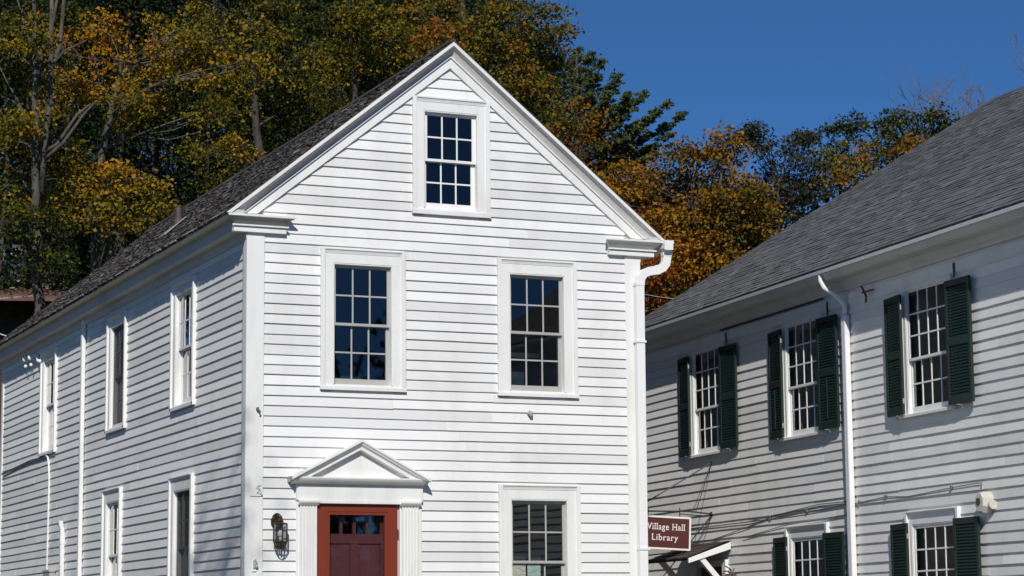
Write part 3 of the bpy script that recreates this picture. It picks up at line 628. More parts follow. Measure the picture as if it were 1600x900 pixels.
# conduit at the far end of the left wall
def f_(m):
    m.tube([(13.55, 4.33, 0.045), (12.3, 4.37, 0.03), (11.4, 4.395, 0.035), (10.35, 4.38, 0.035)], 0.011, 6)
    m.tube([(13.55, 4.31, 0.045), (12.3, 4.345, 0.03), (11.4, 4.37, 0.035), (10.35, 4.36, 0.035)], 0.009, 6)
small('wall_cable', 'dark cable clipped along the far end of the side wall', 'cable', M_CABLE, SD, f_)
def f_(m): m.tube([(10.33, 4.37, 0.035), (10.22, 4.385, 0.04), (10.12, 4.35, 0.04), (10.06, 4.22, 0.035), (10.04, 4.0, 0.03), (10.05, 3.2, 0.032), (10.08, 2.72, 0.03), (10.08, 0.6, 0.03)], 0.016, 8)
small('cable_conduit', 'white conduit bending down the side wall under the far upper window', 'conduit', M_PVC, SD, f_, smooth=True)
def f_(m):
    m.box(9.55, 9.98, 2.15, 2.63, 0.02, 0.11); m.box(9.53, 10.0, 2.60, 2.64, 0.02, 0.12)
small('meter_box', 'grey electric box at the foot of the white conduit', 'electric box', M_TRIM_GREY, SD, f_, bevel=0.006)
def f_(m):
    for y, z in ((11.65, 6.02), (11.25, 6.0)): m.ball((y, z, 0.11), 0.035, sc=(1, 1.3, 1)); m.tube([(y, z-0.02, 0.02), (y, z-0.03, 0.11)], 0.01, 6); m.ball((y-0.05, z-0.12, 0.10), 0.028)
    m.tube([(10.85, 6.02, 0.07), (10.80, 5.90, 0.075), (10.66, 5.88, 0.07)], 0.03, 8); m.tube([(11.8, 6.05, 0.03), (10.7, 6.0, 0.03)], 0.012, 5)
small('insulator_bracket', 'row of white insulators under the eave beside the far upper window', 'insulators', M_PVC, SD, f_, smooth=True)

# ================================================================== the long shuttered hall
ANG = math.radians(4.583)
hall = empty('shuttered_hall', (7.5, 0, 0), -ANG); tag(hall, 'long white clapboard hall at right with dark green shutters and broad grey roof', 'hall')
HW = Frame((0.02, 0, 0), (0, 1, 0), (-1, 0, 0))           # u = s along the wall, local to the hall
def hw_world(s, z, n): return Matrix.Rotation(-ANG, 4, 'Z') @ HW(s, z, n) + Vector((7.5, 0, 0))
HWW = Frame(hw_world(0, 0, 0), hw_world(1, 0, 0)-hw_world(0, 0, 0), hw_world(0, 0, 1)-hw_world(0, 0, 0))
H0, H1 = -9.0, 6.1
hw = [(3.0, 3.98, 4.10, 5.56), (0.0, 0.955, 4.10, 5.56), (-3.24, -2.27, 4.10, 5.56), (-0.02, 0.945, 1.45, 2.80), (-3.24, -2.25, 1.45, 2.82), (3.02, 4.0, 1.45, 2.2)][:5]
hdoor = (3.05, 4.05, 0.35, 2.52)
clapboards(HW, 'wall_siding', M_SIDING_OLD, hall, 0.6, 5.72, lambda a, b: (H0, H1-0.12), hw+[hdoor], zoff=0.09, seed=9, jit=0.003)
mb = MB(HW); sheath(HW, mb, H0, H1, 0.4, 6.1, hw+[hdoor]); mb.build('side_wall', M_INSIDE, hall)
HD = 6.80; ridge_off = 6.437; RZ2 = 10.19; hs = (RZ2-6.02)/(ridge_off+0.35)
hroof = lambda x: RZ2-hs*abs(x-ridge_off)       # x = local depth into the hall
for yy, nm in ((H1, 'far_gable_wall'), (H0, 'near_gable_wall')):
    m = MB(); X0, X1 = 0.03, 2*ridge_off-0.03; pts = [(X0, 0.3), (X1, 0.3), (X1, hroof(X1)-0.05), (ridge_off, RZ2-0.05), (X0, hroof(X0)-0.05)]
    m.prism([(x, z, yy-0.13 if yy > 0 else yy) for x, z in pts], [(x, z, yy if yy > 0 else yy+0.13) for x, z in pts]); m.build(nm, M_SIDING_OLD, hall)
m = MB(); m.box(2*ridge_off-0.15, 2*ridge_off-0.02, 0.3, 6.0, H0+0.14, H1-0.14); m.build('rear_wall', M_SIDING_OLD, hall)
m = MB(); 
for z in (0.5, 3.2, 6.0): m.box(0.16, 2*ridge_off-0.2, z-0.06, z, H0+0.15, H1-0.15)
m.box(4.0, 4.1, 0.5, 5.95, H0+0.15, H1-0.15); m.build('interior_floor', M_INSIDE, hall)
m = MB(); m.box(0.06, 2*ridge_off-0.06, -0.3, 0.62, H0+0.05, H1-0.05); m.build('foundation', M_CONC, hall)
m = MB(HW); m.box(H1-0.12, H1, 0.5, 5.7, 0.001, 0.035); m.build('corner_board', M_TRIM, hall)
m = MB(HW); m.extrude_u([(0.0, 5.74), (0.02, 5.735), (0.033, 5.725), (0.033, 5.60), (0.024, 5.59), (0.0, 5.59)], H0, H1+0.1); m.build('frieze_board', M_TRIM, hall)
m = MB(HW); m.extrude_u([(0.0, 5.985), (0.34, 5.985), (0.34, 5.955), (0.322, 5.94), (0.305, 5.905), (0.285, 5.885), (0.12, 5.883), (0.112, 5.865), (0.095, 5.82), (0.07, 5.795), (0.06, 5.76), (0.0, 5.76)], H0-0.2, H1+0.22); m.build('eave_cornice', M_EAVE, hall)
m = MB(HW); m.extrude_u([(0.343, 6.004), (0.343, 5.972), (0.352, 5.962), (0.372, 5.962), (0.382, 6.0), (0.376, 6.0), (0.366, 5.97), (0.355, 5.972), (0.350, 6.004)], H0-0.2, H1+0.24)
hg = m.build('gutter', M_PVC, hall)
R = random.Random(21); el_ = Vector((1, 0, hs)).normalized(); nl2 = Vector((-hs, 0, 1)).normalized(); er_ = Vector((-1, 0, hs)).normalized(); nr2 = Vector((hs, 0, 1)).normalized()
sl2 = (ridge_off+0.35)*math.hypot(1, hs)
deck = MB()
for s in (0, 1):
    xe = -0.34 if s == 0 else 2*ridge_off+0.34
    P4 = [(ridge_off, H0-0.2, RZ2), (xe, H0-0.2, hroof(xe)), (xe, H1+0.2, hroof(xe)), (ridge_off, H1+0.2, RZ2)]
    b = len(deck.v); deck.v += P4+[(x, y, z-0.045) for x, y, z in P4]; deck.f += [(b, b+1, b+2, b+3), (b+7, b+6, b+5, b+4), (b, b+4, b+5, b+1), (b+1, b+5, b+6, b+2), (b+2, b+6, b+7, b+3)]; deck.t += [0.4]*5
r2 = deck.build('roof', M_ASPH, hall, tint=True)
m = MB(); shingle_field(m, Vector((-0.35, H0-0.2, hroof(-0.35)+0.003)), Vector((0, 1, 0)), el_, nl2, H1-H0+0.42, sl2, 0.128, 0.12, 0.26, 0.007, 0.014, R, jb=0.002)
m.build('roof_shingles', M_ASPH, r2, fix=False, tint=True)
m = MB(); m.prism([(ridge_off-0.14, RZ2-0.075, H0-0.2), (ridge_off, RZ2+0.02, H0-0.2), (ridge_off+0.14, RZ2-0.075, H0-0.2), (ridge_off, RZ2-0.02, H0-0.2)], [(ridge_off-0.14, RZ2-0.075, H1+0.2), (ridge_off, RZ2+0.02, H1+0.2), (ridge_off+0.14, RZ2-0.075, H1+0.2), (ridge_off, RZ2-0.02, H1+0.2)], 0.25); m.build('ridge_cap', M_ASPH, r2, tint=True)
m = MB()
for s in (-1, 1):
    o2 = [(ridge_off, RZ2-0.05), (ridge_off, RZ2-0.22), (ridge_off+s*(ridge_off+0.3), hroof(-0.3)-0.22), (ridge_off+s*(ridge_off+0.3), hroof(-0.3)-0.05)]
    m.prism([(x, z, H1+0.12) for x, z in o2], [(x, z, H1+0.17) for x, z in o2])
m.build('rake_board', M_TRIM, hall)
# skylight-like dark snow guard near the right end of the roof
m = MB(); c = Vector((0.42, -5.0, hroof(0.42)+0.02))
# windows: twelve over eight
for i, o_ in enumerate(hw):
    two = i < 3
    make_window(HW, hall, o_, cs=0.11, ct=(0.03 if two else 0.15), cb=0.04, cols=4, rt_=3 if two else 3, rb=2, meet=0.43 if two else 0.42, sill=True, sash_mat=M_TRIM, casing_n=0.03, lip=0.036 if two else 0.06,
                curt=[(1.0, 1.28, -0.05, 1.0)], curt_mat=M_CURTAIN, jamb=-0.11, stile=0.03, rec=-0.012)
def shutter(ua, na, ub, nb, z0, z1, split=None, rod=False):
    """hinged leaf from (ua, na) to (ub, nb) in plan, louvres in two panels"""
    ex = Vector((ub-ua, nb-na, 0)); Lw = ex.length; ex.normalize(); ey = Vector((-ex.y, ex.x, 0))
    if ey.y < 0: ey = -ey
    base = HW(ua, 0, na); e1 = (HW(ex.x, 0, ex.y)-HW(0, 0, 0)); e2 = (HW(ey.x, 0, ey.y)-HW(0, 0, 0))
    F = Frame(base, e1, e2); q = MB(F); st = 0.05; zm = split or (z0+z1)/2
    q.box(0, st, z0, z1, 0, 0.032); q.box(Lw-st, Lw, z0, z1, 0, 0.032)
    q.box(st, Lw-st, z0, z0+0.09, 0.001, 0.031); q.box(st, Lw-st, z1-0.07, z1, 0.001, 0.031); q.box(st, Lw-st, zm-0.045, zm+0.045, 0.001, 0.031)
    for za, zb in ((z0+0.09, zm-0.045), (zm+0.045, z1-0.07)):
        n = int((zb-za)/0.034); d = (zb-za)/n
        for i in range(n):
            z = za+d*i; q.poly([(st, z+0.002, 0.028), (Lw-st, z+0.002, 0.028), (Lw-st, z+0.036, 0.006), (st, z+0.036, 0.006), (st, z-0.004, 0.024), (Lw-st, z-0.004, 0.024), (Lw-st, z+0.030, 0.002), (st, z+0.030, 0.002)], [(0, 1, 2, 3), (7, 6, 5, 4), (0, 4, 5, 1), (2, 6, 7, 3)])
        if rod and za < zm-0.1: q.box(Lw/2-0.007, Lw/2+0.007, za+0.03, zb-0.02, 0.030, 0.042)
    o_ = q.build('shutter', M_GREEN, hall, bevel=0.002)
    for z in (z0+0.15, z1-0.15):
        h = MB(F); h.tube([(0.0, z-0.03, 0.016), (0.0, z+0.03, 0.016)], 0.01, 6); h.build('hinge', M_TRIM_GREY, o_)
    h = MB(F); h.tube([(Lw*0.5, z0-0.05, 0.0), (Lw*0.5, z0-0.012, 0.02), (Lw*0.35, z0-0.01, 0.03)], 0.007, 5); h.build('holdback', M_TRIM_GREY, o_)
for i, o_ in enumerate(hw):
    z0, z1 = (4.10, 5.50) if i < 3 else (1.43, 2.82+0.02*(i == 4))
    rod = i == 1
    shutter(o_[1]-0.035, 0.09, o_[1]+0.43, 0.045, z0, z1, rod=rod)             # far leaf, standing off the wall at the hinge
    shutter(o_[0]-0.095, 0.08, o_[0]-0.59, 0.055, z0, z1, rod=rod)              # near leaf
for s_ in (0.06, -0.62, -3.3-0.2): pass
for s_, z_ in ((2.78, 5.52), (-0.30, 5.52), (-3.45, 5.53)):
    m = MB(HW); m.box(s_-0.012, s_+0.012, z_, z_+0.17, 0.036, 0.05); m.build('iron_strap', M_RUST, hall)
m = MB(HW); m.tube([(2.95, 5.742, 0.05), (1.3, 5.738, 0.052), (-0.2, 5.745, 0.05)], 0.011, 5); m.build('soffit_gap_line', M_IRON, hall)  # dark tube put in for the gap line where soffit meets wall
m = MB(HW); m.tube([(-1.45, 5.72, 0.16), (-1.45, 5.60, 0.10), (-1.44, 5.52, 0.10)], 0.014, 6); m.tube([(-1.60, 5.66, 0.08), (-1.35, 5.655, 0.10)], 0.012, 6); m.build('iron_bracket', M_RUST, hall)
GN = Frame((0, H0+0.0, 0), (1, 0, 0), (0, -1, 0))
clapboards(GN, 'gable_siding', M_SIDING_OLD, hall, 0.6, RZ2-0.3, lambda a, b: (max(0.14, ridge_off-(RZ2-0.12-b)/hs), min(2*ridge_off-0.14, ridge_off+(RZ2-0.12-b)/hs)), [], zoff=0.09, seed=12)
for u_ in (0.0, 2*ridge_off-0.14):
    m = MB(GN); m.box(u_, u_+0.14, 0.5, 5.85, 0.001, 0.035); m.build('corner_board', M_TRIM, hall)
for s_ in (-1, 1):
    o2 = [(ridge_off, RZ2-0.06), (ridge_off, RZ2-0.28), (ridge_off+s_*(ridge_off+0.3), hroof(-0.3)-0.28), (ridge_off+s_*(ridge_off+0.3), hroof(-0.3)-0.06)]
    m = MB(GN); m.prism([(x, z, 0.002) for x, z in o2], [(x, z, 0.05) for x, z in o2]); m.build('rake_board', M_TRIM, hall)
# downspout
m = MB(HW); m.tube([(-0.73, 5.96, 0.335), (-0.73, 5.88, 0.335), (-0.755, 5.80, 0.31), (-0.79, 5.73, 0.22), (-0.815, 5.66, 0.13), (-0.82, 5.57, 0.07), (-0.82, 5.42, 0.062)], 0.033, 10); m.build('spout_elbow', M_PVC, hg, smooth=True)
m = MB(HW); m.rtube([(-0.82, 5.45, 0.065), (-0.82, 0.3, 0.065)], 0.035, 0.05, side=(0, 0, 1)); m.build('downspout', M_PVC, hg, bevel=0.008)
# door under its small hood
m = MB(HW); m.box(2.93, 3.05, 0.4, 2.60, 0.001, 0.06); m.box(4.05, 4.17, 0.4, 2.60, 0.001, 0.06); m.box(3.05, 4.05, 2.52, 2.60, 0.001, 0.058); df = m.build('doorway', M_TRIM, hall)
m = MB(HW); m.box(3.05, 4.05, 0.4, 2.52, -0.12, -0.07)
for z0, z1 in ((0.6, 1.2), (1.35, 2.35)):
    for a in (3.13, 3.60): m.box(a, a+0.37, z0, z1, -0.07, -0.058)
m.build('door_leaf', M_MAROON, df, bevel=0.003)
hd = MB(HW)
hd.prism([(2.84, 2.80, 0.02), (4.30, 2.80, 0.02), (4.30, 2.585, 0.63), (2.84, 2.585, 0.63)], [(2.84, 2.845, 0.02), (4.30, 2.845, 0.02), (4.30, 2.615, 0.65), (2.84, 2.615, 0.65)], 0.3)
for k in range(5):
    f0 = k/5; f1 = (k+1.25)/5; f1 = min(f1, 1)
    a = (0.65-0.63*f0, 2.618+0.23*f0); b = (0.65-0.63*f1, 2.618+0.23*f1)
    x = 2.81
    while x < 4.30:
        wd = 0.18+0.1*((k*7+int(x*10)) % 3)/3; hd.poly([(x, a[1]+0.014, a[0]+0.01), (min(x+wd-.006, 4.33), a[1]+0.014, a[0]+0.01), (min(x+wd-.006, 4.33), b[1]+0.004, b[0]), (x, b[1]+0.004, b[0]), (x, a[1]-0.004, a[0]+0.01), (min(x+wd-.006, 4.33), a[1]-0.004, a[0]+0.01)], [(0, 1, 2, 3), (4, 5, 1, 0)], 0.1+0.5*((k*3+int(x*13)) % 5)/5); x += wd
hood = hd.build('door_hood', M_WOODSH, hall, tint=True)
m = MB(HW); m.prism([(2.835, 2.735, 0.03), (2.835, 2.80, 0.03), (2.835, 2.612, 0.655), (2.835, 2.545, 0.655)], [(2.80, 2.735, 0.03), (2.80, 2.835, 0.03), (2.80, 2.612, 0.655), (2.80, 2.545, 0.655)]); m.build('rake_board', M_TRIM, hood, bevel=0.003)
for s_ in (2.86, 4.24):
    m = MB(HW); m.rtube([(s_, 2.63, 0.47), (s_, 2.15, 0.04)], 0.035, 0.035, side=(1, 0, 0)); m.build('brace', M_TRIM, hood)
m = MB(HW); m.extrude_u([(0.02, 0.0), (1.4, 0.0), (1.4, 0.18), (0.7, 0.18), (0.7, 0.36), (0.02, 0.36)], 2.9, 4.2); m.build('door_step', M_CONC, hall)

# ---- fixtures on the hall wall (separate things)
bell = empty('alarm_bell', tuple(HWW(-3.98, 2.98, 0))); tag(bell, 'white octagonal alarm bell on the hall wall above the nearest ground floor window', 'alarm bell')
BFm = Frame((0, 0, 0), HWW.eu, HWW.en)
m = MB(BFm); oc = [(0.125*math.cos(math.pi/8+math.pi/4*i)*0.85, 0.125*math.sin(math.pi/8+math.pi/4*i)) for i in range(8)]
m.prism([(u, z, 0.015) for u, z in oc], [(u, z, 0.11) for u, z in oc]); m.prism([(u, z, 0.11) for u, z in oc], [(u*0.82, z*0.82, 0.145) for u, z in oc]); m.build('bell_housing', M_CREAM, bell)
m = MB(BFm); m.tube([(0.01, 0.01, 0.146), (0.01, 0.01, 0.155)], 0.04, 14); m.build('bell_button', M_RUST, bell)
m = MB(BFm); m.tube([(-0.10, -0.03, 0.05), (-0.14, -0.03, 0.05)], 0.05, 12); m.build('bell_gong', M_CREAM, bell)
def f_(m):
    m.tube([(4.25, 2.85, 0.03), (3.5, 2.88, 0.028), (2.5, 2.98, 0.026), (1.53, 3.10, 0.028), (0.7, 3.10, 0.026), (-0.6, 3.15, 0.03), (-1.0, 3.15, 0.028), (-1.65, 3.18, 0.03), (-2.2, 3.15, 0.028), (-3.2, 3.19, 0.03), (-3.75, 3.205, 0.03), (-3.86, 3.20, 0.03), (-3.87, 3.12, 0.05)], 0.0055, 5)
    m.tube([(4.3, 3.08, 0.03), (3.4, 3.07, 0.03), (2.2, 3.075, 0.035), (1.2, 3.13, 0.03), (0.1, 3.19, 0.03), (-0.75, 3.18, 0.03)], 0.006, 5)
    m.tube([(4.3, 3.10, 0.03), (3.0, 3.11, 0.03), (1.5, 3.12, 0.033), (0.1, 3.165, 0.03), (-0.75, 3.15, 0.03)], 0.0045, 5)
    m.tube([(2.4, 2.87, 0.03), (1.2, 2.97, 0.03), (0.2, 3.0, 0.03), (-0.75, 3.03, 0.03)], 0.005, 5)
    for s_, z_ in ((1.53, 3.10), (-0.98, 3.155), (-1.65, 3.18), (-3.2, 3.19), (0.45, 3.13)): m.box(s_-0.012, s_+0.012, z_-0.02, z_+0.02, 0.015, 0.045)
small('cable_run', 'thin dark cables sagging along the hall wall above the ground floor windows', 'cables', M_CABLE, HWW, f_)
def f_(m):
    R = random.Random(4)
    for k in range(16):
        s_ = 2.50+R.uniform(0, 0.32); z_ = 2.33+R.uniform(0, 0.13); m.tube([(s_, z_, 0.06+R.uniform(0, .12)), (s_+R.uniform(-.1, .1), z_+R.uniform(-.05, .05), 0.05+R.uniform(0, .15))], 0.009, 4)
    m.tube([(2.66, 2.30, 0.02), (2.66, 2.32, 0.14)], 0.02, 6); m.tube([(2.56, 2.40, 0.10), (2.56, 2.25, 0.10)], 0.03, 8); m.tube([(2.74, 2.40, 0.10), (2.74, 2.22, 0.10)], 0.045, 8)
small('wicker_lamp', 'weathered wicker lamp beside the hooded hall door', 'lamp', M_DARKWOOD, HWW, f_)

# ---- hanging sign
sign = empty('hanging_sign', tuple(HWW(3.443, 3.24, 0))); tag(sign, 'maroon hanging sign reading Village Hall Library with a white border', 'sign')
tz = math.radians(-2.6)
# board local frame: x to the right (towards the wall), z up; the board hangs in the plane across the wall
ux = -HWW.en; uy = HWW.eu
SX = Frame((0, 0, 0), ux, -uy)       # u = -offset from the wall, n towards the street
def rotp(p, c=(-0.66, -0.25)):
    u, z, n = p; du, dz = u-c[0], z-c[1]; return (c[0]+du*math.cos(tz)-dz*math.sin(tz), c[1]+du*math.sin(tz)+dz*math.cos(tz), n)
class RF:
    eu = ux; en = -uy
    def __call__(s, u, z, n): return SX(*rotp((u, z, n)))
bu0, bu1, bz0, bz1 = -1.115, -0.345, -0.495, -0.035
RFi = RF()
m = MB(RFi); m.box(bu0+0.01, bu1-0.01, bz0+0.01, bz1-0.01, -0.012, 0.012); m.build('sign_board', M_SIGN, sign)
m = MB(RFi); b = 0.026
m.box(bu0, bu1, bz1-b, bz1, -0.018, 0.02); m.box(bu0, bu1, bz0, bz0+b, -0.018, 0.02); m.box(bu0, bu0+b, bz0+b, bz1-b, -0.018, 0.0195); m.box(bu1-b, bu1, bz0+b, bz1-b, -0.018, 0.0195); m.build('sign_border', M_LETTER, sign, bevel=0.002)
def text_line(txt, uc, zbase, size, side):
    cu = bpy.data.curves.new('lettering', 'FONT'); cu.body = txt; cu.size = size; cu.extrude = 0.002; cu.offset = 0.0004; cu.space_character = 1.12; cu.align_x = 'CENTER'
    to = bpy.data.objects.new('lettering_tmp', cu); COL.objects.link(to); dg = bpy.context.evaluated_depsgraph_get(); dg.update()
    me = bpy.data.meshes.new_from_object(to.evaluated_get(dg)); bpy.data.objects.remove(to)
    P = [tuple(v.co) for v in me.vertices]; Fc = [tuple(p.vertices) for p in me.polygons]; bpy.data.meshes.remove(me); return P, Fc
def lettering(txt, uc, zbase, size, width):
    q = MB(RFi)
    P, Fc = text_line(txt, uc, zbase, size, 1)
    x0, x1 = min(p[0] for p in P), max(p[0] for p in P); P = [((x-(x0+x1)/2)*width/(x1-x0), y, z) for x, y, z in P]
    b0 = len(q.v); q.v += [tuple(RFi(uc+x, zbase+y, 0.0145+z)) for x, y, z in P]; q.f += [tuple(b0+i for i in f) for f in Fc]; q.t += [0.5]*len(Fc)
    # find vertical stems: vertices at the baseline / cap line, add small slabs
    for (lvl, tol) in ((0.0, size*0.012), (max(p[1] for p in P), size*0.02)):
        xs = sorted(p[0] for p in P if abs(p[1]-lvl) < tol); i = 0
        runs = []
        for x in xs:
            if runs and x-runs[-1][1] < size*0.13: runs[-1][1] = x
            else: runs.append([x, x])
        for a, b in runs:
            if size*0.05 < b-a < size*0.2:
                s_ = size*0.06; zz = zbase+lvl; q.box(uc+a-s_, uc+b+s_, zz-size*0.01 if lvl == 0 else zz-size*0.055, zz+size*0.055 if lvl == 0 else zz+size*0.01, 0.0125, 0.0168)
    return q.build('sign_lettering', M_LETTER, sign, fix=False)
lettering('Village Hall', -0.717, -0.222, 0.122, 0.555); lettering('Library', -0.728, -0.368, 0.122, 0.385)
m = MB(SX); m.tube([(0.0, 0.0, 0), (-0.35, 0.035, 0), (-1.22, 0.035, 0)], 0.011, 6); m.tube([(0.0, -0.03, 0), (-0.35, -0.012, 0), (-0.5, 0.0, 0)], 0.008, 6)
for u in (-0.50, -0.97): m.tube([(u, 0.085, 0), (u, -0.04, 0)], 0.007, 6); m.ball((u, 0.035, 0), 0.018)
m.build('sign_arm', M_IRON, sign)
m = MB(SX); m.ball((-0.02, 0.0, 0), 0.035); m.tube([(0, 0, 0), (-0.05, -0.01, 0)], 0.02, 8); m.build('arm_socket', M_BRASS, sign)
m = MB(SX); top = (-0.01, 0.715, 0.02)
m.tube([top, (-1.2, 0.04, 0)], 0.0095, 5); m.tube([top, (-0.26, 0.03, 0)], 0.006, 5); m.tube([(-0.01, 0, 0), (-0.76, -0.85, 0)], 0.008, 5); m.ball((-0.01, 0.715, 0.02), 0.02); m.build('stay_wire', M_IRON, sign)

# ================================================================== vegetation
def at(u, v, D):
    d = fw+RT*(u-800)/FPX-UP*(v-450)/FPX; return CAM+d*D
def px(D): return D/FPX
class Leaves:
    def __init__(s): s.c = []; s.t = []; s.sz = []; s.up = []
    def add(s, c, t, sz): s.c.append(c); s.t.append(t); s.sz.append(sz)
    def build(s, name, mat, parent, flat=0.5, wid=1.0):
        c = np.concatenate(s.c); t = np.concatenate(s.t); sz = np.concatenate(s.sz); n = len(c)
        nrm = rng.normal(size=(n, 3)); nrm[:, 2] += flat*1.3; nrm[:, 1] -= flat*0.3; nrm /= np.linalg.norm(nrm, axis=1)[:, None]
        a = np.cross(nrm, rng.normal(size=(n, 3))); a /= np.linalg.norm(a, axis=1)[:, None]; b = np.cross(nrm, a)
        L = sz[:, None]; Wd = wid*L*rng.uniform(0.34, 0.52, (n, 1)); fold = nrm*L*rng.uniform(-0.22, 0.12, (n, 1))
        # seven-point leaf: stem, two basal lobes, two side lobes folded, tip
        v = np.stack([c-a*L*0.5, c-a*L*0.18+b*Wd+fold, c+a*L*0.02+b*Wd*0.45, c+a*L*0.5, c+a*L*0.02-b*Wd*0.45, c-a*L*0.18-b*Wd+fold], 1)
        v = v.reshape(-1, 3); me = bpy.data.meshes.new(name)
        me.vertices.add(len(v)); me.vertices.foreach_set('co', v.ravel().astype(np.float32))
        base = np.arange(n)[:, None]*6; idx = np.concatenate([base+np.array([0, 1, 2, 3]), base+np.array([0, 3, 4, 5])], 1).reshape(-1)
        me.loops.add(n*8); me.loops.foreach_set('vertex_index', idx.astype(np.int32))
        me.polygons.add(n*2); me.polygons.foreach_set('loop_start', (np.arange(n*2)*4).astype(np.int32)); 
        at_ = me.attributes.new('tint', 'FLOAT', 'FACE'); at_.data.foreach_set('value', np.repeat(np.clip(t, 0, 1), 2).astype(np.float32))
        me.materials.append(mat); me.update(calc_edges=True); me.validate()
        o = bpy.data.objects.new(name, me); COL.objects.link(o); o.parent = parent; return o
def curve(p0, p1, sag, n=6, wob=0.05, R_=None):
    p0 = np.array(p0, float); p1 = np.array(p1, float); L = np.linalg.norm(p1-p0); q = []
    off = rng.normal(size=3)*wob*L
    for i in range(n+1):
        t = i/n; p = p0+(p1-p0)*t; p = p+off*math.sin(math.pi*t); p[2] += sag*L*math.sin(math.pi*t)*(1 if True else 0); q.append(tuple(p))
    return q
def xyz(mb): # frame that maps (x,y,z) straight through
    return mb
XYZ = type('XYZ', (), {'__call__': lambda s, x, y, z: Vector((x, y, z))})()
def tree(name, label, D, trunk, blobs, pal, tint_mu=0.5, leaf=0.076, per_tip=88, tipr=0.39, trunk_r=0.16, bark_=None, base_r=None, extra=(), cat='tree', group=None, patch=0.25, tipdens=1.0, seed=0):
    """trunk: list of (u,v[,dD]) from low to high, in view pixels at distance D; blobs: (u,v,ru,rv,dD,tint_shift)"""
    global rng; rng = np.random.default_rng(seed+101)
    tp = [at(t[0], t[1], D+(t[2] if len(t) > 2 else 0)) for t in trunk]
    bx, by = tp[0][0], tp[0][1]; gz_ = hill(bx, by)-0.2
    root = empty(name, (0, 0, 0)); tag(root, label, cat, group or ('maple trees behind the houses' if 'maple' in name else None))
    base = np.array([bx+rng.uniform(-.1, .1), by, gz_]); root.location = tuple(base)
    k = base
    tr = MB(XYZ); pts = [tuple(base-k)]+[tuple(p-k) for p in tp]; n = len(pts); rs = [trunk_r*(1.35 if i == 0 else 1.0)*(1-0.72*max(0, i-1)/max(1, n-2)) for i in range(n)]
    fine = []; fr = []
    for i in range(n-1):
        for j in range(4):
            t = j/4; fine.append(tuple(np.array(pts[i])*(1-t)+np.array(pts[i+1])*t+(rng.normal(size=3)*0.02 if j else 0))); fr.append(rs[i]*(1-t)+rs[i+1]*t)
    fine.append(pts[-1]); fr.append(rs[-1]); tr.tube(fine, fr, 9)
    lv = Leaves(); spine = np.array(fine); br = MB(XYZ)
    for (line, r0, r1) in extra:
        e = [tuple(at(u, v, D+(dd[0] if dd else 0))-k) for (u, v, *dd) in line]; m_ = len(e); br.tube(e, [r0+(r1-r0)*i/(m_-1) for i in range(m_)], 6)
        spine_e = np.array(e)
    ph = rng.uniform(0, 6, 6)
    for (u, v, ru, rv, dD, ts) in blobs:
        DD = D+dD; c = at(u, v, DD)-k; r = np.array([ru*px(DD), max(ru, rv)*px(DD)*0.8, rv*px(DD)])
        # limb: leave the trunk below the blob centre
        d = np.linalg.norm(spine-c, axis=1)+np.maximum(0, spine[:, 2]-(c[2]-0.35*np.linalg.norm(spine[:, :2]-c[:2], axis=1)))*3
        j = int(np.argmin(d)); q = curve(spine[j], c, 0.08, 6, 0.07); rr = min(fr[j]*0.45, 0.015+0.014*np.linalg.norm(spine[j]-c)); br.tube(q, [rr*(1-0.75*i/6) for i in range(7)], 5)
        vol = ru*rv*px(DD)**2*math.pi; nt_ = max(6, int(vol*7.2*tipdens)); lq = np.array(q)
        dirs = rng.normal(size=(nt_, 3)); dirs /= np.linalg.norm(dirs, axis=1)[:, None]; rad = rng.uniform(0.25, 1.0, nt_)**0.6*rng.uniform(0.8, 1.12, nt_)
        # lumpy outline: radius modulated by direction
        lump = 1+0.22*np.sin(dirs[:, 0]*5+ph[0]+u)*np.cos(dirs[:, 2]*6+ph[1])+0.12*np.sin(dirs[:, 0]*13+ph[2]+v)
        tips = c+dirs*r*(rad*lump)[:, None]
        for tpt in tips:
            w_ = rng.integers(2, 7); q2 = curve(lq[w_], tpt, 0.05, 3, 0.1); br.tube(q2, [0.018, 0.012, 0.008, 0.004], 3)
            m_ = int(per_tip*rng.uniform(0.6, 1.4)); off = rng.normal(size=(m_, 3))*np.array([1, 1, 0.42])*tipr*rng.uniform(0.7, 1.2)*0.55
            off[:, 2] -= 0.25*(off[:, 0]**2+off[:, 1]**2)/tipr      # sprays droop at their edges
            P_ = tpt+off; g_ = P_+k
            pt = 0.5*(np.sin(g_[:, 0]*0.9+ph[3])+np.sin(g_[:, 2]*1.1+ph[4]+g_[:, 0]*0.4))*patch
            lv.add(P_, tint_mu+ts+pt+rng.normal(0, 0.09)+rng.normal(0, 0.13, m_)+0.10*(off[:, 2]/tipr), leaf*rng.uniform(0.7, 1.35, m_))
    tro = tr.build('trunk', bark_ or M_BARK, root, smooth=True); 
    br.build('branches', bark_ or M_BARK, root, fix=False, smooth=True)
    lv.build('crown', M_LF[pal], root); return root

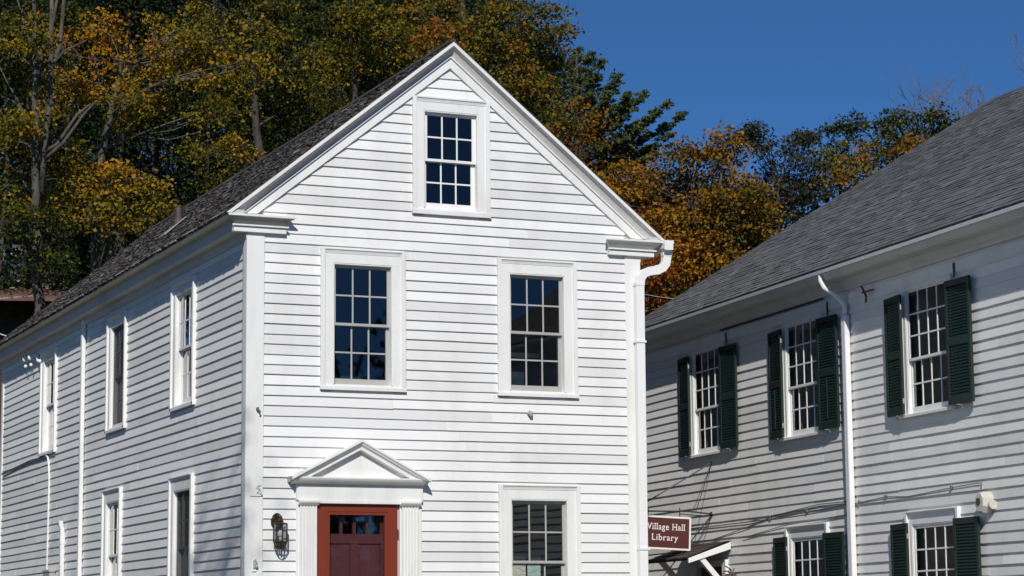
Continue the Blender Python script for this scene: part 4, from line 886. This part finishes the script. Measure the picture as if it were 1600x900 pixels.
# --- left group
tree('maple_tree', 'tall grey trunked maple at the far left with thin yellow green foliage', 42, [(60, 500), (57, 400), (55, 270), (54, 150), (53, 60), (52, -60)],
     [(58, 120, 30, 40, 1.2, -.05), (40, 60, 40, 30, -.8, .15), (30, 190, 30, 18, -.6, .15), (70, 345, 40, 22, -.6, -.1), (110, 230, 40, 40, 1.2, -.1), (10, 90, 60, 70, 1, .1), (20, 15, 60, 40, 0, .1), (80, 392, 46, 30, -.8, .0), (30, 345, 45, 28, -1, -.05), (14, 220, 30, 25, 1, .0), (25, 260, 40, 26, 2, -.15), (0, 300, 30, 22, 0, 0), (105, 20, 40, 25, 1, .0)],
     'green', 0.62, trunk_r=0.10, seed=1, tipdens=1.1,
     extra=[([(66, 300), (68, 240), (78, 160), (80, 70), (82, -40)], 0.065, 0.04), ([(66, 235), (82, 105), (94, 70), (100, 0), (104, -40)], 0.05, 0.03), ([(58, 130), (66, 80), (84, 30), (92, -20)], 0.05, 0.02),
            ([(46, 205), (38, 175), (20, 158), (0, 150)], 0.03, 0.012), ([(46, 205), (30, 160), (12, 130), (0, 105)], 0.026, 0.01), ([(66, 240), (90, 225), (120, 180), (142, 162)], 0.05, 0.02), ([(70, 250), (100, 222), (130, 180), (148, 160)], 0.045, 0.016), ([(60, 100), (45, 60), (30, 10), (20, -30)], 0.04, 0.012), ([(75, 112), (100, 80), (135, 63)], 0.035, 0.012)])
tree('maple_tree', 'golden maple with a leaning trunk showing above the roof at far left', 44.5, [(150, 340), (160, 235), (172, 180), (184, 130), (188, 100)],
     [(60, 60, 50, 50, 1, .1), (90, 130, 45, 45, 1, .0), (190, 150, 60, 30, -1, .05), (330, 60, 50, 50, 0, .02), (380, 100, 50, 40, 0, .1), (175, 290, 95, 40, -1, .12), (110, 310, 70, 34, -1.5, .06), (245, 300, 55, 34, -1, .16), (190, 335, 80, 28, -2, .02), (250, 345, 50, 24, -1, -.02), (150, 262, 60, 20, -1, .18),
      (215, 100, 85, 40, 0, .08), (150, 45, 60, 40, 1, .12), (270, 60, 60, 45, 1, .04), (300, 120, 60, 32, 0, .12), (235, 160, 60, 32, 1, .02), (140, 130, 50, 32, 0, .10), (330, 170, 40, 24, 0, .0), (205, 195, 50, 24, 1, -.05)],
     'gold', 0.53, trunk_r=0.085, tipdens=1.25, seed=2, extra=[([(168, 235), (190, 208), (212, 188)], 0.03, 0.01)])
tree('ivy_trunk_tree', 'ivy covered tree beside the dark house at far left', 50, [(122, 450), (128, 410), (136, 375), (140, 330), (138, 300)],
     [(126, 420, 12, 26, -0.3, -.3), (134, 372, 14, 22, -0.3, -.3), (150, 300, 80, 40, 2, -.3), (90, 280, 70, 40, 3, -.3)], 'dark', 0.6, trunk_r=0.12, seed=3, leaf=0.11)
tree('maple_tree', 'dark green maple rising behind the left slope of the wooden roof', 50, [(420, 420), (415, 300), (400, 200), (395, 100), (390, 20)],
     [(330, 240, 60, 50, 0, -.05), (400, 170, 80, 70, 1, -.15), (310, 60, 60, 50, 1, .1), (400, 70, 80, 60, 0, .0), (470, 90, 60, 55, -1, .08), (480, 180, 60, 55, 1, -.2), (390, 230, 50, 35, -2, .30), (350, 290, 50, 30, -1, .0), (430, 20, 70, 40, 0, .05), (350, 10, 60, 40, 0, .0), (440, 130, 60, 40, 1, -.1)],
     'green', 0.60, trunk_r=0.13, bark_=M_BARK_D, seed=4, tipdens=1.0)
tree('maple_tree', 'shaded green maple directly behind the roof ridge left of the gable', 53, [(560, 420), (560, 300), (555, 150), (560, 40)],
     [(540, 60, 70, 60, 0, -.05), (520, 150, 60, 50, 0, .10), (570, 130, 60, 60, 1, -.15), (600, 60, 70, 55, 0, .0), (500, 20, 60, 40, 0, .0), (590, 10, 80, 35, -1, -.0), (470, 210, 60, 50, 1, -.2), (430, 260, 60, 40, 1, -.2), (540, 180, 50, 40, 1, -.2), (640, 100, 50, 40, 1, -.15)],
     'green', 0.56, trunk_r=0.13, bark_=M_BARK_D, seed=5)
tree('maple_tree', 'large olive and orange maple towering behind the gable peak', 48, [(740, 460), (735, 300), (730, 160), (725, 60), (720, -20)],
     [(700, 30, 70, 45, -1, .12), (760, 35, 70, 50, -1, .18), (650, 20, 60, 40, 0, .0), (820, 45, 52, 50, 0, .12), (790, 110, 70, 50, -1, .16), (850, 110, 50, 50, 0, .05), (850, 165, 55, 42, 0, .02), (740, 100, 50, 45, -1, .02), (880, 190, 45, 40, -1, .10), (820, 190, 60, 40, -1, .0), (858, 12, 32, 22, -1, .25), (870, 60, 28, 40, 0, .2), (690, 60, 55, 40, -2, .16), (905, 225, 50, 36, 0, .12), (780, 5, 60, 30, 0, .1)],
     'olive', 0.60, trunk_r=0.20, bark_=M_BARK_D, seed=6, per_tip=92)
# --- right group
tree('maple_tree', 'broad orange maple filling the gap between the two buildings', 46, [(1090, 520), (1090, 430), (1085, 380), (1080, 330)],
     [(1080, 290, 60, 36, 1, .05), (1020, 300, 60, 40, 1, .0), (1125, 300, 50, 36, 1, .1), (960, 310, 50, 50, 1, .1), (1160, 340, 60, 50, 1, .1), (1200, 385, 30, 36, 0, .12), (960, 270, 50, 42, 0, .10), (985, 320, 60, 50, 0, .02), (1040, 270, 46, 44, 1, .08), (1020, 370, 70, 50, -1, .14), (1080, 330, 60, 50, -1, .05), (1130, 262, 34, 44, 0, .18), (1132, 225, 17, 20, 0, .2), (1100, 240, 16, 20, 0, .2), (1150, 320, 58, 50, -1, .12), (1185, 352, 44, 46, 0, .15), (1110, 390, 70, 45, -1, .04), (1060, 430, 70, 40, -1, -.02), (1030, 470, 50, 30, -1, .1), (1175, 292, 30, 30, 0, .2), (1065, 235, 18, 18, 0, .05), (1010, 440, 30, 50, -2, .18), (1130, 350, 50, 40, 0, -.1), (1160, 400, 60, 30, 1, .05)],
     'orange', 0.62, patch=0.30, trunk_r=0.13, bark_=M_BARK_D, seed=7, tipdens=1.25, per_tip=88, leaf=0.078)
tree('oak_tree', 'dark bluish green tree beyond the orange maple with a ragged top', 60, [(1220, 420), (1218, 360), (1216, 290)],
     [(1185, 225, 34, 26, 0, 0), (1180, 200, 16, 12, 0, 0), (1225, 222, 40, 26, 0, 0), (1255, 235, 36, 30, 0, 0), (1225, 280, 60, 46, 1, 0), (1270, 290, 50, 50, 1, 0), (1200, 330, 50, 40, 1, 0), (1262, 215, 14, 12, 0, 0), (1250, 260, 50, 34, -1, .1), (1245, 320, 50, 44, -1, .05), (1190, 260, 34, 34, 1, 0), (1165, 215, 18, 16, 1, 0)],
     'blue', 0.55, trunk_r=0.12, bark_=M_BARK_D, seed=8, leaf=0.085, per_tip=60, tipdens=0.8, tipr=0.36)
tree('oak_tree', 'dark green tree midway along the skyline above the grey roof', 62, [(1310, 420), (1312, 340), (1314, 270)],
     [(1300, 215, 24, 30, 0, -.1), (1330, 200, 28, 22, 0, -.1), (1345, 195, 16, 14, 0, -.1), (1310, 250, 44, 40, 0, 0), (1290, 300, 50, 40, 0, .05), (1345, 240, 40, 34, -1, .05), (1365, 275, 40, 30, -1, -.1), (1300, 265, 30, 24, -1, .25)],
     'green', 0.42, trunk_r=0.12, bark_=M_BARK_D, seed=9, leaf=0.09, per_tip=64, tipdens=0.9, tipr=0.38)
tree('maple_tree', 'olive green tree touching the grey roof near its ridge', 58, [(1405, 380), (1410, 300), (1415, 250)],
     [(1400, 185, 22, 12, 0, .05), (1385, 205, 30, 22, 0, .05), (1430, 190, 40, 20, 0, .05), (1475, 180, 28, 16, 0, .12), (1395, 235, 46, 30, 0, .0), (1440, 220, 40, 28, 0, .05), (1425, 225, 20, 16, -1, .3), (1350, 275, 60, 40, -1, -.05), (1480, 200, 20, 10, 0, -.05), (1370, 240, 40, 20, -1, .1)],
     'olive', 0.58, trunk_r=0.12, bark_=M_BARK_D, seed=10, leaf=0.09, per_tip=64, tipdens=1.0)
# --- white pine behind the gable
def pine(name, label, D, seed):
    global rng; rng = np.random.default_rng(seed)
    b = at(905, 480, D); k = np.array([b[0], b[1], hill(b[0], b[1])-0.2]); root = empty(name, tuple(k)); tag(root, label, 'pine tree')
    tr = MB(XYZ); tr.tube([(0, 0, 0), tuple(at(905, 300, D)-k), tuple(at(903, 150, D)-k), tuple(at(901, 80, D)-k)], [0.2, 0.12, 0.05, 0.02], 9); tr.build('trunk', M_BARK_D, root, smooth=True)
    br = MB(XYZ); lv = Leaves()
    arms = [((905, 262), (975, 242), (1070, 182), 0), ((905, 245), (985, 215), (1048, 160), -.6), ((905, 225), (965, 195), (1006, 147), .5), ((904, 205), (942, 170), (968, 119), 0), ((903, 185), (925, 145), (940, 98), -.5),
            ((905, 275), (975, 262), (1048, 214), .6), ((905, 255), (965, 235), (1020, 185), 1), ((905, 235), (950, 205), (985, 165), .9), ((904, 215), (935, 185), (952, 145), -.9), ((903, 165), (912, 125), (922, 88), 0), ((905, 285), (960, 275), (1025, 245), -.8),
            ((903, 200), (870, 180), (850, 150), 0), ((905, 250), (945, 235), (1000, 205), -1), ((905, 270), (940, 262), (990, 240), 1), ((903, 150), (898, 110), (902, 80), 0.4), ((904, 230), (925, 205), (940, 175), 1.2), ((903, 190), (915, 160), (925, 130), 1), ((905, 215), (955, 190), (985, 150), -1.2)]
    for a, m_, c, dd in arms:
        P0, P1, P2 = at(*a, D)-k, at(*m_, D+dd*.6)-k, at(*c, D+dd)-k
        P1 = P1+np.array([0, 0, -0.1]); pts = [tuple((1-t)**2*P0+2*t*(1-t)*P1+t*t*P2) for t in np.linspace(0, 1, 9)]; br.tube(pts, [0.035*(1-0.85*i/8) for i in range(9)], 5)
        L = np.linalg.norm(P2-P0)
        for i in range(int(60*L)):
            t = rng.uniform(0.18, 1.0); c0 = (1-t)**2*P0+2*t*(1-t)*P1+t*t*P2; wd = 0.15*(1.15-t)+0.03
            o_ = rng.normal(size=3)*np.array([wd, wd, 0.035]); o_[2] += 0.05; tip = c0+o_
            br.tube([tuple(c0), tuple(tip)], [0.007, 0.003], 3)
            n_ = 22; dv = rng.normal(size=(n_, 3)); dv /= np.linalg.norm(dv, axis=1)[:, None]; dv[:, 2] = abs(dv[:, 2])*0.8
            lv.add(tip+dv*rng.uniform(0.01, 0.075, (n_, 1)), 0.55+rng.normal(0, .12)+rng.normal(0, .1, n_), rng.uniform(0.06, 0.10, n_))
    br.build('branches', M_BARK_D, root, fix=False); o_ = lv.build('crown', M_LF['pine'], root, flat=0.1, wid=0.5); return root
pine('white_pine', 'white pine whose layered branches reach out to the right of the gable', 52, 33)
# --- bare trees on the skyline
def bare(name, label, D, stems, seed, r0=0.05, group=None):
    R = random.Random(seed); b = at(stems[0][0][0], 420, D); k = Vector((b[0], b[1], hill(b[0], b[1])-0.2)); root = empty(name, tuple(k)); tag(root, label, 'bare tree', 'bare trees on the skyline')
    tr = MB(XYZ); br = MB(XYZ); first = Vector(at(*stems[0][0], D))-k
    tr.tube([(0, 0, 0), tuple(first*0.5+Vector((0.1, 0, 0))), tuple(first)], [0.2, 0.15, 0.08], 8)
    def grow(p, d, L, r, lev):
        q = [p]; dd = d.copy()
        for i in range(4):
            dd = (dd+Vector((R.gauss(0, .12), R.gauss(0, .12), R.gauss(0.05, .10)))).normalized(); q.append(q[-1]+dd*L/4)
        br.tube([tuple(x) for x in q], [r*(1-0.14*i) for i in range(5)], 4 if lev else 5)
        if lev >= 4 or L < 0.18: return
        for i in range(R.choice((3, 4, 5))):
            j = R.randint(1, 4); nd = (dd+Vector((R.gauss(0, .55), R.gauss(0, .45), R.gauss(0.15, .35)))).normalized(); grow(q[j], nd, L*R.uniform(0.45, 0.75), r*0.55, lev+1)
    for a, c in stems:
        P0 = Vector(at(*a, D))-k; P1 = Vector(at(*c, D))-k; br.tube([tuple(first), tuple(P0)], [r0*1.3, r0], 5); grow(P0, (P1-P0).normalized(), (P1-P0).length*0.62, r0*0.75, 1)
    tr.build('trunk', M_TWIG, root); br.build('branches', M_TWIG, root, fix=False); return root
bare('bare_tree', 'leafless tree left of its neighbour on the skyline above the olive green tree', 72, [((1450, 215), (1440, 118)), ((1440, 220), (1418, 140)), ((1452, 210), (1458, 130))], 3, 0.032)
bare('bare_tree', 'leafless twin stemmed tree on the skyline right above the olive green tree', 70, [((1480, 210), (1476, 112)), ((1482, 205), (1496, 112)), ((1490, 215), (1508, 135))], 5, 0.032)
bare('bare_tree', 'leafless tree whose twigs brush the ridge of the grey roof', 68, [((1515, 220), (1512, 135)), ((1530, 215), (1545, 140)), ((1505, 225), (1528, 148))], 9, 0.028)
bare('bare_tree', 'bare branch tip reaching in at the right edge above the grey roof', 40, [((1680, 200), (1600, 112)), ((1660, 150), (1580, 88)), ((1690, 190), (1640, 90))], 14, 0.03)
# --- woodland further up the slope
def wood():
    global rng; rng = np.random.default_rng(77)
    lv = Leaves(); br = MB(XYZ)
    def vtop(u):
        if u < 720: return -90+35*math.sin(u*0.031)+20*math.sin(u*0.083)
        if u < 850: return -40+0.9*(u-720)
        if u < 905: return 120
        if u < 950: return 300
        if u < 1215: return 290
        return 310
    cols = [(u, rng.uniform(60, 70)) for u in np.arange(-60, 1240, 9.5)]+[(u, rng.uniform(60, 74)) for u in np.arange(-1100, -60, 26)]+[(u, rng.uniform(66, 80)) for u in np.arange(1240, 2300, 26)]
    for u, D in cols:
        near = -70 < u < 1250; u = u+rng.uniform(-6, 6); top = at(u, vtop(u)+rng.uniform(0, 40), D)
        if 905 < u < 950: continue
        g0 = hill(top[0], top[1]); z1 = top[2]
        if z1 < g0+2: z1 = g0+rng.uniform(5, 8) if not near else g0+2
        br.tube([(top[0], top[1], g0-0.3), (top[0]+rng.uniform(-.3, .3), top[1], (g0+z1)/2), (top[0], top[1], z1-0.3)], [0.085, 0.06, 0.02], 5)
        n = int((z1-g0)*(2.5 if near else 2.6))
        for _ in range(n):
            t = rng.uniform(0.08, 1.0)**0.8; w_ = (1.7 if near else 2.6)*math.sin(math.pi*min(0.93, 0.12+t*0.86))**0.6
            c = np.array([top[0]+rng.normal()*w_*0.6, top[1]+rng.normal()*w_*0.6, g0+(z1-g0)*t])
            if near:
                q = c-CAM; qz = q@fw; pu = 800+FPX*(q@RT)/qz; pv = 450-FPX*(q@UP)/qz
                if 222 < pu < 312 and 232 < pv < 285 and rng.random() < 0.6: continue
                if 0.0 < pv and pv < vtop(pu)-25: continue
            m_ = 105 if near else 40; sz = 0.118 if near else 0.27
            off = np.clip(rng.normal(size=(m_, 3)), -1.8, 1.8)*np.array([1, 1, 0.5])*(0.5 if near else 0.9); lv.add(c+off, 0.62+rng.normal(0, .2)+rng.normal(0, .16, m_), sz*rng.uniform(0.7, 1.3, m_))
    root = br.build('woodland', M_BARK_D, None, fix=False); tag(root, kind='stuff'); tag(root, 'shadowed mass of woodland foliage far up the slope behind the maples', 'woodland')
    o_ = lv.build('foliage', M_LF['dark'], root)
wood()

# ================================================================== the dark house behind, far left
hb = at(60, 480, 58); hx, hy = hb[0], hb[1]; hbz = hill(hx, hy+3)
bh = empty('hillside_house', (hx, hy, hbz), -math.radians(14)); tag(bh, 'dark grey house with brown porch roof hidden behind tree trunks at far left', 'house')
zr = lambda v: at(60, v, 58)[2]-hbz
m = MB(); m.box(-6, 3.2, -1, zr(335), 2.6, 9); m.build('wall', M_GREYWALL, bh)
m = MB(); m.prism([(-6.5, zr(470), 0.0), (3.4, zr(470), 0.0), (3.4, zr(430), 2.6), (-6.5, zr(430), 2.6)], [(-6.5, zr(470)+.08, 0.0), (3.4, zr(470)+.08, 0.0), (3.4, zr(430)+.08, 2.6), (-6.5, zr(430)+.08, 2.6)]); m.build('porch_roof', M_BROWNROOF, bh)
m = MB(); m.prism([(-6.6, zr(335), 2.2), (3.6, zr(335), 2.2), (3.6, zr(335)+1.5, 5.5), (-6.6, zr(335)+1.5, 5.5)], [(-6.6, zr(335)+.12, 2.2), (3.6, zr(335)+.12, 2.2), (3.6, zr(335)+1.62, 5.5), (-6.6, zr(335)+1.62, 5.5)]); m.build('roof', M_GREYWALL, bh)
for k, uu in enumerate((-1.0, 0.55, 1.9)):
    z0, z1 = zr(412), zr(374); m = MB(); m.box(uu-0.08, uu+0.98, z0-0.1, z0, 2.5, 2.62); m.box(uu-0.08, uu+0.98, z1, z1+0.1, 2.5, 2.62); m.box(uu-0.08, uu, z0, z1, 2.5, 2.62); m.box(uu+0.9, uu+0.98, z0, z1, 2.5, 2.62); wn = m.build('window', M_HTRIM, bh)
    m = MB(); m.box(uu, uu+0.9, z0, z1, 2.56, 2.58); m.build('pane', M_STORM, wn)
m = MB(); m.box(-6.2, 3.1, zr(428), zr(425), 2.5, 2.598); m.build('trim_board', M_HTRIM, bh)
m = MB(); m.box(-6.2, 3.1, zr(365), zr(362), 2.5, 2.598); m.build('trim_board', M_HTRIM, bh)
for x in (-5.5, -2.5, 0.5, 3.0):
    m = MB(); m.box(x, x+0.14, -1.5, zr(471), 0.2, 0.34); m.build('porch_post', M_HTRIM, bh)

# ================================================================== overhead wires
def wire(name, label, pts, r):
    m = MB(XYZ); m.tube([tuple(p) for p in pts], r, 5); o = m.build(name, M_CREAM); tag(o, label, 'wire', 'overhead wires'); return o
def span(a, b, sag, n=14):
    return [a*(1-t)+b*t-np.array([0, 0, sag*4*t*(1-t)]) for t in np.linspace(0, 1, n)]
wire('overhead_wire', 'upper thin overhead wire crossing in front of the trees at far left', span(at(-220, 372, 41), np.array([0.3, 13.9, 6.62]), 0.28), 0.010)
wire('overhead_wire', 'lower thin overhead wire passing the big grey trunk at far left', span(at(-220, 472, 41), at(130, 455, 43), 0.06), 0.009)
wire('overhead_wire', 'faint wire behind the downspout between the two buildings', span(at(985, 455, 40), at(1120, 470, 42), 0.05), 0.006)

# ================================================================== trees across the street and beside the camera
def far_row():
    global rng; rng = np.random.default_rng(91); lv = Leaves(); br = MB(XYZ)
    for i in range(60):
        x = -40+i*2.6+rng.uniform(-1, 1); y = -64+rng.uniform(-5, 3); h = rng.uniform(8, 13.5); br.tube([(x, y, -0.2), (x+.3, y, h*0.5), (x+rng.uniform(-1, 1), y, h)], [0.25, 0.18, 0.05], 6)
        for j in range(6): br.tube([(x, y, h*(0.3+0.1*j)), (x+rng.uniform(-3, 3), y+rng.uniform(-2, 2), h*(0.5+0.11*j))], [0.09, 0.02], 4)
        n = 26
        for _ in range(n):
            c = np.array([x+rng.normal()*2.0, y+rng.normal()*1.5, rng.uniform(0.5, h)]); m_ = 26; lv.add(c+rng.normal(size=(m_, 3))*np.array([.8, .8, .5]), 0.5+rng.normal(0, .12)+rng.normal(0, .1, m_), 0.42*rng.uniform(.7, 1.3, m_))
    root = br.build('street_woodland', M_BARK_D, None, fix=False); tag(root, 'dense row of dark trees across the road behind the viewer', 'woodland', kind='stuff'); lv.build('foliage', M_LF['green'], root)
far_row()
def shade_tree():
    global rng; rng = np.random.default_rng(5)
    k = np.array([-13.5, -14.5, 0.0]); root = empty('street_maple', tuple(k)); tag(root, 'thin leaved street maple standing left of the view in front of the house', 'tree')
    tr = MB(XYZ); tr.tube([(0, 0, -0.2), (0.1, 0.1, 4), (0.4, 0, 8), (0.6, 0.2, 12), (0.9, 0.3, 16)], [0.24, 0.2, 0.16, 0.11, 0.04], 9); tr.build('trunk', M_BARK, root, smooth=True)
    br = MB(XYZ); lv = Leaves()
    for c, n, rr in (((-7.5, -14.5, 14.4), 900, 0.85), ((-8.5, -15.6, 14.8), 700, 1.0), ((-14, -15, 16), 1200, 2.0), ((-17, -13, 12), 1000, 2.0), ((-12, -17, 13), 800, 1.7), ((-11, -12, 18), 800, 1.8)):
        c = np.array(c)-k; q = curve((0.5, 0.1, max(6.5, c[2]-3.5)), c, 0.05, 7, 0.05); br.tube(q, [0.09-0.01*i for i in range(8)], 6)
        for _ in range(14):
            tp = c+rng.normal(size=3)*rr*0.5; br.tube(curve(q[rng.integers(4, 8)], tp, 0.05, 3, .1), [0.03, 0.02, 0.012, 0.006], 4)
            lv.add(tp+rng.normal(size=(n//14, 3))*np.array([.45, .45, .22]), 0.5+rng.normal(0, .15, n//14), 0.12*rng.uniform(.7, 1.3, n//14))
    br.build('branches', M_BARK, root, fix=False); lv.build('crown', M_LF['gold'], root)
shade_tree()
